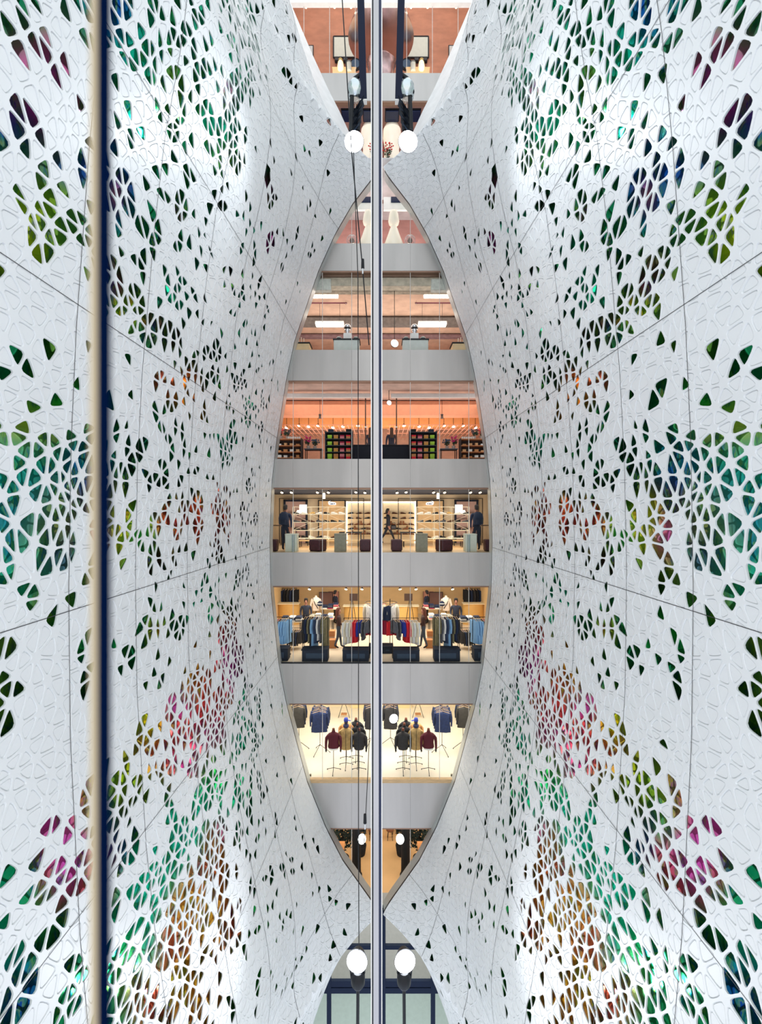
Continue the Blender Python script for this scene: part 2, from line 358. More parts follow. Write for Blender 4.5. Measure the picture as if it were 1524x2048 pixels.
def ribbon(mb, pts, wid, lift):      # thin dark strip lying along the wall surface
    pts = np.array(pts); P3 = wall_p(pts[:, 0], pts[:, 1]); N = wall_n(pts[:, 0], pts[:, 1])
    tg = np.gradient(P3, axis=0); tg /= np.linalg.norm(tg, axis=1, keepdims=True); sd = np.cross(tg, N)
    A = P3 - N * lift + sd * wid / 2; B = P3 - N * lift - sd * wid / 2; k = len(pts)
    mb.add([tuple(q) for q in A] + [tuple(q) for q in B], [(i, i + 1, k + i + 1, k + i) for i in range(k - 1)])
SEAM_Y = [4.3, 5.9, 7.5, 9.5, 11.3, 13.1, 14.9]; SEAM_H = [-17.2, -13.3, -9.3, -5.3, -1.3, 2.72, 6.5, 10.4, 14.4, 18.4]
def seams():
    out = []
    for Y in SEAM_Y:
        m = MB(); hm = min(1.138 * Y * 1.12 + 1, 19.5); ribbon(m, [(Y, h) for h in np.arange(-hm, hm, .2)], .007 + .0004 * Y, .0025); out.append(m)
    for h in SEAM_H:
        m = MB(); y0 = max(2.6, (abs(h) - 1.2) / 1.3); ribbon(m, [(Y, h) for Y in np.arange(y0, D, .15)] + [(D, h)], .010, .0025); out.append(m)
    return out
def edge_trim():                     # dark joint and pale reveal running round the opening's edge
    hs = np.arange(-19.5, 12.66, .12); a = MB(); b = MB()
    x = edge_x(hs); k = len(hs)
    fs = [(i, i + 1, k + i + 1, k + i) for i in range(k - 1)]
    a.add([(x[i] + .005, D, hs[i]) for i in range(k)] + [(x[i] + .005, D + .09, hs[i]) for i in range(k)], fs)
    b.add([(x[i] + .005, D + .09, hs[i]) for i in range(k)] + [(x[i] + .005, YG + .12, hs[i]) for i in range(k)], fs)
    return a, b
M_dark = mat('dark_gasket', (.01, .012, .016), rough=.5)
M_reveal = mat('pale_reveal', (.55, .58, .57), rough=.35, metal=.3)
hood_o = [(.06, 12.65), (.7, 13.15), (1.36, 13.7), (2.07, 14.55), (2.9, 15.8), (3.63, 17), (4.4, 18.4), (5.4, 22)]
hood_i = [(.08, 14.4), (.72, 15.1), (1.33, 16.0), (1.77, 16.96), (2.25, 17.9), (2.93, 19.4), (3.78, 21.4), (5.0, 25)]
M_hood = mat('brushed_white', (.80, .82, .83), rough=.4, noise=.06, nscale=3, bump=.6, bscale=9, stretch=(1, 1, 1))
for side, s in (('right', 1), ('left', -1)):
    wall = bpy.data.objects.new('wall_' + side, wall_me); COL.objects.link(wall); wall.scale.x = s
    tag(wall, 'curved white perforated wall %s of the centre post, cut with rounded triangles' % side, 'wall', kind='structure')
    fl = bpy.data.objects.new('tinted_glass', film_me); COL.objects.link(fl); fl.parent = wall
    fl['label'] = 'green, blue and red mirrored glass behind the openings'
    if s == 1:
        SM = [m.build('panel_joint', M_joint, wall) for m in seams()]
        a, b = edge_trim(); EA = a.build('edge_joint', M_dark, wall); EB = b.build('reveal', M_reveal, wall)
        hm = MB(); n = 10
        def res(c):
            t = np.linspace(0, len(c) - 1, 60); c = np.array(c); return np.stack([np.interp(t, range(len(c)), c[:, 0]), np.interp(t, range(len(c)), c[:, 1])], 1)
        O, I = res(hood_o), res(hood_i); vs = []; fs = []
        for i in range(60):
            for j in range(n + 1):
                t = j / n; p = O[i] * (1 - t) + I[i] * t; vs.append((p[0] + .10 * math.sin(t * math.pi), D + (19.0 - D) * t, p[1] - .12 * math.sin(t * math.pi)))
        for i in range(59):
            for j in range(n): fs.append((i * (n + 1) + j, i * (n + 1) + j + 1, (i + 1) * (n + 1) + j + 1, (i + 1) * (n + 1) + j))
        hm.add(vs, fs, 0, True); EH = hm.build('upper_reveal', M_hood, wall)
    else:
        for o in SM + [EA, EB, EH]:
            c = o.copy(); COL.objects.link(c); c.parent = wall

# ------------------------------------------------------------------ floors, shop rooms, glazing
M_slab = mat('brushed_steel', (.46, .445, .43), rough=.38, metal=.55, noise=.10, nscale=1.2, bump=.04, bscale=60, stretch=(1, 1, .15))
M_edge = mat('bronze_edge', (.28, .17, .12), rough=.4, metal=.6)
M_glass = glass_mat('shop_glass')
M_line = mat('pale_silicone', (.62, .60, .56), rough=.5)
M_white2 = mat('white_paint', (.85, .84, .81), rough=.5)
M_black = mat('black_metal', (.008, .009, .012), rough=.45, spec=.25)
M_steel = mat('polished_steel', (.72, .72, .74), rough=.18, metal=1)
M_grey = mat('grey_paint', (.42, .43, .42), rough=.5)
M_warm = mat('warm_lamp', (1, .9, .7), emit=(1, .78, .5), estr=9)
M_tube = mat('tube_lamp', (1, .97, .9), emit=(1, .93, .8), estr=5)
M_cold = mat('flood_lens', (1, 1, 1), emit=(.92, .96, 1), estr=30)
M_wood = mat('pale_wood', (.62, .42, .22), rough=.5, noise=.15, nscale=5, stretch=(1, 1, 8))
XR = 5.2
def struct(name, mb, mats, parent=None, label=None):
    o = mb.build(name, mats, parent)
    if not parent: o['kind'] = 'structure'
    if label: o['label'] = label
    return o
# name, floor z, ceiling z, front plane, back plane, back wall, ceiling, floor colours, light colour, energy
ROOMS = [('A', 10.07, 13.3, YG, 20.5, (178, 128, 120), (205, 200, 200), (150, 140, 130), (1, .85, .8), 90),
 ('B', 6.08, 8.995, YG, 25.0, (196, 138, 116), (190, 158, 136), (150, 130, 120), (1, .85, .72), 210),
 ('C', 1.99, 4.88, YG, 25.0, (222, 180, 154), (210, 178, 162), (120, 90, 70), (1, .82, .66), 170),
 ('D', -1.52, .864, YG, 22.3, (232, 208, 172), (34, 40, 56), (222, 196, 160), (1, .88, .70), 170),
 ('E', -5.69, -2.82, YG, 25.2, (226, 190, 136), (80, 70, 60), (230, 212, 184), (1, .88, .68), 560),
 ('G', -10.16, -7.23, YG, 23.5, (240, 222, 184), (120, 110, 100), (244, 234, 214), (1, .92, .76), 520),
 ('H', -14.9, -11.9, YG, 23.5, (205, 150, 95), (60, 50, 40), (232, 186, 130), (1, .80, .55), 300),
 ('U', 14.1, 17.47, 19.25, 24.0, (170, 110, 100), (160, 120, 110), (120, 110, 100), (1, .8, .72), 60),
 ('V', 18.7, 26.5, 19.25, 22.4, (182, 122, 94), (190, 186, 182), (120, 90, 70), (1, .88, .76), 130)]
R = {r[0]: r for r in ROOMS}
wi = 0
for k, (nm, zf, zc, y0, y1, cw, cc, cf, lc, le) in enumerate(ROOMS):
    nz = .16 if nm in 'BCUVA' else .05
    mw = mat('wall_paint_' + nm, rgb(*cw), rough=.7, noise=nz, nscale=1.5, stretch=(1, 1, 2)); mc = mat('ceiling_paint_' + nm, rgb(*cc), rough=.8, noise=nz, nscale=2)
    mf = mat('floor_' + nm, rgb(*cf), rough=.35 if nm in 'DEGH' else .6, noise=.06, nscale=1)
    struct('wall_back', MB().box(-XR - 1, XR + 1, y1, y1 + .15, zf, zc), mw)
    struct('wall_side', MB().box(XR, XR + .12, y0, y1, zf, zc), mw); struct('wall_side', MB().box(-XR - .12, -XR, y0, y1, zf, zc), mw)
    struct('ceiling', MB().box(-XR, XR, y0 + .06, y1, zc, zc + .05), mc); struct('floor', MB().box(-XR, XR, y0 + .06, y1, zf - .05, zf), mf)
    lc = tuple(.45 + .55 * c for c in lc)
    light('room_light', 'AREA', (0, (y0 + y1) / 2 - .6, zc - .12), le, lc, 8.5, (y1 - y0) * .6, target=(0, (y0 + y1) / 2 - .3, zf))
    if nm in 'UVABCD': light('bounce_fill', 'AREA', (0, (y0 + y1) / 2 - .3, zf + .3), le * 1.3, lc, 8.5, (y1 - y0) * .5, target=(0, (y0 + y1) / 2, zc))  # added upward fill, stands in for light bounced onto the ceilings
BANDS = [('U', 'V', 17.47, 18.7, 19.2), ('', 'A', 8.995, 10.07, YG), ('', 'B', 4.88, 6.08, YG), ('', 'C', .864, 1.99, YG), ('', 'D', -2.82, -1.52, YG),
         ('', 'E', -7.23, -5.69, YG), ('', 'G', -11.9, -10.16, YG), ('', 'A', 13.3, 14.1, 19.2)]
for i, (_, r, z0, z1, y) in enumerate(BANDS):
    zz0, zz1 = z0 + .03, z1 - .02
    b = MB()
    xs = [-5.3, -3.3, -1.1, 1.1, 3.3, 5.3]
    for a, c in zip(xs, xs[1:]): b.box(a + .002, c - .002, y - .03, y + .06, z0 + .05, z1)
    o = struct('trim_%d' % (i + 1), b, M_slab, label='brushed steel band in front of a floor slab, %s from the top' % ['first', 'third', 'fourth', 'fifth', 'sixth', 'seventh', 'eighth', 'second'][i])
    struct('drip_edge', MB().box(-5.3, 5.3, y - .02, y + .2, z0 - .005, z0 + .048), M_edge, o)
    if r == 'G': struct('sill', MB().box(-5.3, 5.3, y - .04, y + .1, z1, z1 + .14), M_wood, o)
# glazing: one window per floor, panes with pale silicone joints
wn = 0
for nm, zf, zc, y0, y1, *_ in ROOMS:
    wn += 1; root = empty('window_%d' % wn, (0, y0, zf)); root['kind'] = 'structure'
    for a, c in zip([-5.3, -3.3, -2.2, -1.1, 0, 1.1, 2.2, 3.3], [-3.3, -2.2, -1.1, 0, 1.1, 2.2, 3.3, 5.3]):
        b = MB(); b.add([(a, .02, 0), (c, .02, 0), (c, .02, zc - zf), (a, .02, zc - zf)], [(0, 1, 2, 3)]); b.build('pane', M_glass, root)
    for a in [-3.3, -2.2, -1.1, 1.1, 2.2, 3.3]: MB().box(a - .009, a + .009, 0, .03, 0, zc - zf).build('joint', M_line, root)
    if nm in 'EG': MB().box(-5.3, 5.3, -.02, .05, .0, .05).build('bottom_rail', M_dark, root)

struct('trim_9', MB().box(-5.3, 5.3, 19.1, 19.3, 21.62, 21.8), M_white2)
struct('trim_10', MB().box(-5.3, 5.3, YG - .03, YG + .5, -15.0, -14.72), M_grey)
# ------------------------------------------------------------------ centre post, near glass edge, cables
t = empty('steel_post', (0, 6.0, -8.2)); H = 16.4; pw = 6.0 / F
tag(t, 'tall polished steel and glass post running up the centre of the hall', 'post')
def strip(n, a, b, m, y0=-.02, y1=.05): return MB().box((a - 762) * pw, (b - 762) * pw, y0, y1, 0, H).build(n, m, t)
M_postg = mat('post_steel', (.46, .45, .46), rough=.38, metal=.7, noise=.12, nscale=.7, stretch=(1, 1, .6))
strip('steel_face', 747, 757.5, M_postg, -.05, .06); strip('gasket', 743.8, 747, M_dark); strip('side_edge', 741.8, 743.8, M_white2)
M_navy = mat('dark_glass', (.012, .02, .06), rough=.2, spec=.3)
strip('dark_glass', 757.5, 762.5, M_navy, -.03, .06); strip('front_edge', 762.5, 764.6, M_white2)
t = empty('glass_edge', (-.314, .5, -1.0))
tag(t, 'blurred tan and navy edge of the nearest glass panel at the left', 'glass panel')
MB().box(-.0095, -.0015, 0, .004, 0, 2.0).build('tan_seal', mat('tan_seal', rgb(186, 170, 138), rough=.7), t)
MB().box(-.0015, .0105, 0, .006, 0, 2.0).build('navy_seal', mat('navy_seal', (.001, .006, .03), rough=.8, spec=.0), t)
def cable(name, pts, r, label, Y=7.0, buckles=()):
    t = empty(name, at(*pts[0], Y)); o = Vector(at(*pts[0], Y)); tag(t, label, 'cable', None)
    MB().path([at(*p, Y) - o for p in pts], r, 6).build('wire', M_black, t)
    for p in buckles:
        q = at(*p, Y) - o; MB().tube(q + Vector((0, 0, .09)), q - Vector((0, 0, .05)), .022, .026, 8).build('turnbuckle', M_black, t)
        MB().tube(q - Vector((0, 0, .05)), q - Vector((0, 0, .14)), .012, .012, 8).build('ferrule', M_steel, t)
cable('steel_cable', [(682, -40), (703, 300), (725, 535), (738, 690)], .009, 'slanting black cable with a turnbuckle, left of the centre post', buckles=((725.5, 530),))
cable('steel_cable', [(707, 300), (716, 560), (717, 1200), (717, 1700), (718, 1900)], .007, 'thin straight vertical cable just left of the centre post')
cable('steel_cable', [(741, 1420), (735, 1560), (731, 1640), (728, 1690)], .006, 'short thin cable with a turnbuckle low beside the centre post', buckles=((730, 1640),))

# ------------------------------------------------------------------ flood lamps on their black arms
def head(parent, c, r, d, name='lamp_head', lens=M_cold):
    c = Vector(c); d = Vector(d).normalized()
    h = MB(); h.tube(c - d * r * 1.1, c, r * .55, r * 1.06, 20, 0); o = h.build(name, M_black, parent)
    q = d.orthogonal().normalized(); p = d.cross(q)
    vs = [c + d * (.02 + .22 * r * math.cos(a)) + (q * math.cos(b) + p * math.sin(b)) * r * math.sin(a) for a in (math.pi / 2, 1.1, .6, .25) for b in [2 * math.pi * i / 20 for i in range(20)]]
    fs = [(k * 20 + i, k * 20 + (i + 1) % 20, (k + 1) * 20 + (i + 1) % 20, (k + 1) * 20 + i) for k in range(3) for i in range(20)] + [tuple(range(60, 80))]
    MB().add(vs, fs, 0, True).build('lens', lens, o); return o
def upper_lamp():
    Y = 11.0; o = at(800, 205, Y); t = empty('flood_lamp', o); P = lambda x, y, d=0: at(x, y, Y) - o + Vector((0, d, 0))
    b = MB(); p0, p1 = P(804, -60), P(797, 203); w = .085
    b.add([(p0.x - w, -.06, p0.z), (p0.x + w, -.06, p0.z), (p0.x + w, .06, p0.z), (p0.x - w, .06, p0.z), (p1.x - w, -.06, p1.z), (p1.x + w, -.06, p1.z), (p1.x + w, .06, p1.z), (p1.x - w, .06, p1.z)],
          [(0, 3, 2, 1), (4, 5, 6, 7), (0, 1, 5, 4), (1, 2, 6, 5), (2, 3, 7, 6), (3, 0, 4, 7)])
    b.build('hanging_beam', mat('navy_steel', (.004, .008, .028), rough=.5, spec=.15), t)
    MB().box(p1.x - w, p1.x + w, -.07, .07, p1.z - .02, p1.z).build('beam_cap', M_white2, t)
    b = MB()
    pts = [(804, 150), (815, 158), (823, 170), (825, 184), (820, 194)]
    for a, c in zip(pts, pts[1:]): b.tube(P(*a), P(*c), .05, .05, 8)
    b.build('curved_bracket', M_black, t)
    b = MB(); b.lathe([(.06, -.22), (.16, -.20), (.19, -.05), (.18, .1), (.12, .2), (.04, .24)], *P(814, 176, .05), n=16); b.build('reflector_dish', mat('dish_steel', (.6, .65, .66), rough=.2, metal=.9), t)
    b = MB()
    for k in range(4):
        q = P(798 + 3 * k, 212 + 17 * k); b.add([(q.x - .03, -.12, q.z + .16), (q.x + .24, -.02, q.z - .14), (q.x + .24, .16, q.z - .20), (q.x - .03, .10, q.z + .12)], [(0, 1, 2, 3)])
        b.add([(q.x - .03, -.12, q.z + .13), (q.x + .24, -.02, q.z - .17), (q.x + .24, .16, q.z - .23), (q.x - .03, .10, q.z + .09)], [(3, 2, 1, 0)])
    b.build('louvre', mat('louvre_metal', (.02, .03, .05), rough=.3, metal=.5), t)
    b = MB(); b.tube(P(820, 195), P(822, 262), .05, .06, 10); b.tube(P(803, 205), P(808, 262), .045, .05, 10); b.build('yoke', M_black, t)
    head(t, P(816, 284), .23, (.1, -1, -.25))
    light('flood_beam', 'SPOT', at(826, 300, Y - .5), 300, (.88, .94, 1), .3, target=at(1200, 290, 7.8), spot=100, blend=1.0)
    light('flood_beam', 'SPOT', (-at(826, 300, Y).x, Y - .5, at(826, 300, Y - .5).z), 300, (.88, .94, 1), .3, target=(-at(1200, 290, 7.8).x, 7.8, at(1200, 290, 7.8).z), spot=100, blend=1.0)
    LR(t, 'black flood lamp hanging on a dark beam at the top, {s} of the centre post', 'lamp')
def lower_lamp():
    Y = 11.0; o = at(808, 1966, Y); t = empty('flood_lamp', o); P = lambda x, y, d=0: at(x, y, Y) - o + Vector((0, d, 0))
    head(t, P(810, 1922), .25, (.1, -1, .15))
    b = MB(); b.lathe([(.10, -.20), (.17, -.1), (.17, .08), (.12, .2)], *P(808, 1958), n=14); b.build('ballast_box', M_black, t)
    b = MB(); b.path([P(797, 1925), P(795, 1945), P(800, 1962), P(812, 1968), P(821, 1958), P(824, 1930)], .022); b.build('yoke', M_black, t)
    b = MB(); b.tube(P(808, 1966), P(809, 2100), .04, .04, 8); b.build('pole', M_black, t)
    for s in (1, -1):
        a = at(818, 1905, Y - .6); q = at(1190, 1850, 7.9)
        light('flood_beam', 'SPOT', (s * a.x, a.y, a.z), 330, (.90, .93, 1), .3, target=(s * q.x, q.y, q.z), spot=110, blend=1.0)
    LR(t, 'glaring flood lamp on a pole near the bottom, {s} of the centre post', 'lamp')
upper_lamp(); lower_lamp()

# ------------------------------------------------------------------ dark framed glazing below the lower tip
t = empty('window_10', (0, 16.75, -19.5)); t['kind'] = 'structure'; M_nf = mat('navy_frame', (.006, .014, .04), rough=.55, spec=.12)
def fr(x0, x1, z0, z1, y0=0, y1=.12, m=M_nf, n='frame'): return MB().box(x0, x1, y0, y1, z0 + 19.5, z1 + 19.5).build(n, m, t)
zz = lambda y: Z(y, 16.75)
for s in (1, -1):
    fr(*sorted((s * .0, s * .17)), -20.5, -14.85); fr(*sorted((s * 1.86, s * 2.02)), -20.5, -16.6)
    fr(*sorted((s * 3.0, s * 3.16)), -20.5, -18.5)
    e = MB(); k = 20; hs = np.linspace(-20.5, -14.8, k)
    xo = edge_x(hs) + .1; xi = edge_x(hs) - .13
    xi = np.maximum(xi, .02)
    v = [(s * xi[i], 0, hs[i] + 19.5) for i in range(k)] + [(s * xo[i], 0, hs[i] + 19.5) for i in range(k)] + [(s * xi[i], .12, hs[i] + 19.5) for i in range(k)]
    e.add(v, [(i, i + 1, k + i + 1, k + i) for i in range(k - 1)] + [(i, i + 1, 2 * k + i + 1, 2 * k + i) for i in range(k - 1)]); e.build('edge_frame', M_nf, t)
for a, b in ((1892, 1900), (1963, 1975), (1977, 1988)): fr(-3.2, 3.2, zz(b), zz(a), .01, .11)
b = MB(); b.add([(-3.4, .06, -1), (3.4, .06, -1), (3.4, .06, 4.7), (-3.4, .06, 4.7)], [(0, 1, 2, 3)]); b.build('pane', M_glass, t)
ml = mat('lobby_wall', rgb(176, 172, 166), rough=.7, noise=.05)
struct('wall_back', MB().box(-6, 6, 21.5, 21.65, -24.5, -15.1), ml); struct('floor', MB().box(-6, 6, 16.9, 21.5, -23.1, -23.0), mat('pale_terrazzo', rgb(200, 215, 210), rough=.3))
struct('ceiling', MB().box(-6, 6, 16.9, 21.5, -15.15, -15.0), mat('lobby_ceiling', rgb(150, 150, 152), rough=.7))
struct('wall_side', MB().box(5.2, 5.3, 16.9, 21.5, -24.5, -15.1), ml); struct('wall_side', MB().box(-5.3, -5.2, 16.9, 21.5, -24.5, -15.1), ml)
light('lobby_light', 'AREA', (0, 19, -15.4), 240, (.92, 1, .98), 6, 3, target=(0, 19, -24))

# ------------------------------------------------------------------ people
M_skin = mat('skin', rgb(150, 100, 80), rough=.6)
def skinned(name, joints, edges, seg_mat, mats, parent, sub=1):
    """joints: {name: (pos, radius)}; edges: (a, b, material index)"""
    bm = bmesh.new(); ly = bm.verts.layers.skin.verify(); V = {}
    for k, (p, r) in joints.items():
        v = bm.verts.new(p); rr = r if isinstance(r, tuple) else (r, r); v[ly].radius = rr; V[k] = v
    bm.verts.ensure_lookup_table(); root = next(iter(V.values())); root[ly].use_root = True
    for a, b, m in edges: bm.edges.new((V[a], V[b]))
    me = bpy.data.meshes.new(name); bm.to_mesh(me); bm.free()
    o = bpy.data.objects.new(name, me); COL.objects.link(o)
    sk = o.modifiers.new('s', 'SKIN'); sk.use_smooth_shade = True
    sb = o.modifiers.new('u', 'SUBSURF'); sb.levels = sub; sb.render_levels = sub
    dg = bpy.context.evaluated_depsgraph_get(); me2 = bpy.data.meshes.new_from_object(o.evaluated_get(dg))
    o.modifiers.clear(); o.data = me2; bpy.data.meshes.remove(me)
    me2.materials.clear()
    for m in mats: me2.materials.append(m)
    segs = [(np.array(joints[a][0]), np.array(joints[b][0]), m) for a, b, m in edges]
    for p in me2.polygons:
        c = np.array(p.center); best = (9, 0)
        for a, b, m in segs:
            d = b - a; t = np.clip(np.dot(c - a, d) / max(np.dot(d, d), 1e-9), 0, 1); q = np.linalg.norm(c - a - d * t)
            if q < best[0]: best = (q, m)
        p.material_index = best[1]; p.use_smooth = True
    o.parent = parent; return o
def person(loc, rz, H, top, bottom, hair, hair_len=.0, label='', group=None, both=True, stride=0.0, arm=(.0, .0), bend=0.0, lean=0.0, seat=None):
    """faces local +y; arm = how far each forearm is raised forwards (0 hanging, 1 level)"""
    t = empty('person', loc, rz); s = H / 1.78; v = lambda x, y, z: (x * s, y * s, z * s)
    J = {'pel': (v(0, 0, .95), .125 * s), 'wai': (v(0, .01 + lean * .2, 1.10), (.135 * s, .10 * s)), 'che': (v(0, .0 + lean * .5, 1.32), (.155 * s, .14 * s)), 'nec': (v(0, .0 + lean * .7, 1.50), .055 * s),
         'hea': (v(0, .02 + lean * .8, 1.60), (.072 * s, .085 * s)), 'cro': (v(0, .01 + lean * .85, 1.72), (.062 * s, .08 * s)), 'nos': (v(0, .115 + lean * .8, 1.625), .012 * s)}
    E = [('pel', 'wai', 0), ('wai', 'che', 0), ('che', 'nec', 0), ('nec', 'hea', 2), ('hea', 'cro', 2), ('hea', 'nos', 2)]
    for sd, n in ((-1, 'l'), (1, 'r')):
        st = stride * sd
        J['hip' + n] = (v(.095 * sd, 0, .88), .095 * s); J['kne' + n] = (v(.10 * sd, st * .22 + .02, .50), .062 * s)
        J['ank' + n] = (v(.10 * sd, st * .46 - .02, .09 + (.08 if st < 0 else 0)), .042 * s); J['toe' + n] = (v(.115 * sd, st * .46 + .15, .04 + (.0 if st >= 0 else .02)), .036 * s)
        E += [('pel', 'hip' + n, 1), ('hip' + n, 'kne' + n, 1), ('kne' + n, 'ank' + n, 1), ('ank' + n, 'toe' + n, 3)]
        a = arm[0] if sd < 0 else arm[1]
        J['sho' + n] = (v(.19 * sd, lean * .6, 1.42), .062 * s)
        ex = v(.238 * sd, lean * .5 - .03 + .10 * a, 1.16 + .03 * a); J['elb' + n] = (ex, .045 * s)
        th = a * math.pi / 2; fx = (ex[0] / s - .03 * sd * a, ex[1] / s + .25 * math.sin(th), ex[2] / s - .25 * math.cos(th)); J['wri' + n] = (v(*fx), .030 * s)
        d = np.array([0, math.sin(th), -math.cos(th)]); w = np.array(fx); pm = w + d * .055; J['pal' + n] = (v(*pm), (.036 * s, .018 * s))
        E += [('che', 'sho' + n, 0), ('sho' + n, 'elb' + n, 0), ('elb' + n, 'wri' + n, 0), ('wri' + n, 'pal' + n, 2)]
        for f, (off, ln) in enumerate(((-.027, .07), (-.009, .08), (.009, .075), (.027, .06))):
            b = pm + d * .03 + np.array([0, off, 0]) if a < .5 else pm + d * .03 + np.array([off, 0, 0]); k1, k2 = 'f%d%s' % (f, n), 'g%d%s' % (f, n)
            J[k1] = (v(*(b + d * ln * .5)), .009 * s); J[k2] = (v(*(b + d * ln * .9 + np.array([-.018 * sd, .01, 0]))), .0075 * s); E += [('pal' + n, k1, 2), (k1, k2, 2)]
        J['th' + n] = (v(*(w + d * .05 + np.array([-.04 * sd, .035, 0]))), .010 * s); J['ti' + n] = (v(*(w + d * .085 + np.array([-.045 * sd, .045, 0]))), .0085 * s)
        E += [('wri' + n, 'th' + n, 2), ('th' + n, 'ti' + n, 2)]
    skinned('body', J, E, None, [top, bottom, M_skin, M_black], t)
    hb = MB(); cx = Vector(J['cro'][0]); rings = []
    for z, r, dy in ((.075, .02, 0), (.065, .055, 0), (.03, .078, -.005), (-.03, .084, -.018), (-.09, .078, -.035), (-.13 - hair_len, .06 + hair_len * .12, -.05)):
        rings.append([(cx.x + r * s * 1.02 * math.cos(a), cx.y + dy * s - (.012 * s) + r * s * (1.15 if math.sin(a) < 0 else .78 if z < .0 else 1.1) * math.sin(a), cx.z + z * s) for a in [2 * math.pi * i / 12 for i in range(12)]])
    hb.loft(rings, 0); hb.build('hair', hair, t)
    for q in (-1, 1): MB().lathe([(.002, -.008 * s), (.009 * s, 0), (.002, .008 * s)], cx.x + q * .03 * s, cx.y + .076 * s, cx.z - .085 * s, n=6).build('eye', M_black, t)
    for q in (-1, 1): MB().lathe([(.006 * s, -.03 * s), (.014 * s, 0), (.006 * s, .028 * s)], cx.x + q * .078 * s, cx.y - .005, cx.z - .1 * s, n=6, sx=.6).build('ear', M_skin, t)
    MB().box(cx.x - .022 * s, cx.x + .022 * s, cx.y + .08 * s, cx.y + .088 * s, cx.z - .165 * s, cx.z - .158 * s).build('mouth', C('lips', 120, 60, 56), t)
    tag(t, None, 'person')
    if both: LR(t, label, 'person', group)
    else: tag(t, label.replace('{s}', 'right'), 'person', group)
    return t
def C(n, r, g, b, rough=.8, **k): return mat(n, rgb(r, g, b), rough=rough, **k)
navy, black, hairb, hairbr = C('navy_cloth', 24, 38, 66), C('black_cloth', 16, 17, 22), C('dark_hair', 24, 18, 16), C('brown_hair', 92, 44, 30)
denim = C('denim', 40, 56, 84, noise=.25, nscale=30); olive = C('olive_cloth', 112, 106, 76, noise=.2, nscale=12); grey = C('grey_cloth', 84, 86, 92, noise=.15, nscale=10)
white = C('white_cloth', 226, 224, 218); red = C('red_cloth', 214, 34, 48); crimson = C('crimson_cloth', 150, 24, 54); blue = C('blue_cloth', 30, 48, 140); lblue = C('pale_blue_cloth', 132, 176, 214)
pink = C('pink_cloth', 214, 128, 132); cream = C('cream_cloth', 226, 214, 186); tan = C('tan_cloth', 176, 146, 92, noise=.2, nscale=9); char = C('charcoal_cloth', 44, 42, 42, noise=.2, nscale=14); burg = C('burgundy_cloth', 84, 12, 30)
teal = C('teal_cloth', 30, 88, 92); brownc = C('brown_cloth', 70, 54, 46, noise=.2); wine = C('maroon_leather', 62, 22, 34, rough=.5, noise=.3, nscale=14, bump=.4, bscale=30)
beige = C('beige_wood', 206, 170, 130, rough=.5); steelc = C('dark_steel', 50, 50, 54, rough=.4); cork = C('cardboard', 190, 130, 80)

def fl(room): return R[room][1]
# ------------------------------------------------------------------ shoe floor (middle)
z = fl('D')
person((X(953, 17.8), 17.8, z), math.radians(6), 1.80, navy, C('dark_jeans', 20, 30, 48), hairb, 0, 'person in navy seen from behind at the {s} end of the shoe floor', arm=(0, .5))
def backpack():
    t = empty('backpack', (X(957, 17.6), 17.62, z + 1.02)); b = MB()
    b.loft([[(rx * math.cos(a), ry * math.sin(a), q) for a in [2 * math.pi * i / 12 for i in range(12)]] for q, rx, ry in ((0, .12, .06), (.04, .19, .10), (.25, .20, .12), (.42, .17, .10), (.5, .07, .04))]); b.build('pack', C('pack_cloth', 22, 36, 60), t)
    b = MB(); b.loft([[(.11 * math.cos(a), -.11 + .04 * math.sin(a), q) for a in [2 * math.pi * i / 8 for i in range(8)]] for q in (.05, .2)]); b.build('pocket', C('pocket_cloth', 16, 28, 48), t)
    [MB().path([(q * .1, .06, .05), (q * .13, .16, .25), (q * .1, .12, .44)], .015).build('strap', black, t) for q in (-1, 1)]
    LR(t, 'dark blue backpack worn by the standing person at the {s} end of the shoe floor', 'backpack')
backpack()
person((X(776, 21.4), 21.4, z), math.radians(-80), 1.68, C('black_blouse', 14, 16, 30), C('dark_slacks', 14, 16, 28), hairb, .06, 'person in black walking past the shoes, just right of the post', stride=.8, arm=(.3, .1), both=False)
t = empty('handbag', (X(787, 21.3), 21.3, z + .70)); b = MB(); b.box(-.13, .13, -.06, .06, 0, .2, c=.03); b.build('bag_body', C('bag_leather', 24, 18, 20, rough=.4), t)
b = MB(); b.path([(-.09, 0, .2), (-.06, 0, .32), (.06, 0, .32), (.09, 0, .2)], .009); b.build('handle', C('bag_strap', 24, 18, 20), t); tag(t, 'small dark handbag carried by the walking person on the shoe floor', 'bag')
def ottoman(px, Y, w, rz, lab):
    t = empty('ottoman', (X(px, Y), Y, z), math.radians(rz)); MB().box(-w / 2, w / 2, -w / 2, w / 2, .03, .46, c=.03).build('cushion_block', wine, t)
    MB().box(-w / 2 + .03, w / 2 - .03, -w / 2 + .03, w / 2 - .03, 0, .04).build('plinth', black, t); LR(t, lab, 'ottoman', None)
ottoman(793, 17.45, .42, 3, 'maroon leather ottoman cube nearest the centre post, {s} side'); ottoman(888, 17.5, .50, 28, 'maroon leather ottoman turned at an angle between the two grey pedestals, {s} side'); ottoman(979, 17.45, .40, 0, 'maroon leather ottoman at the far {s} end, cut by the curved wall')
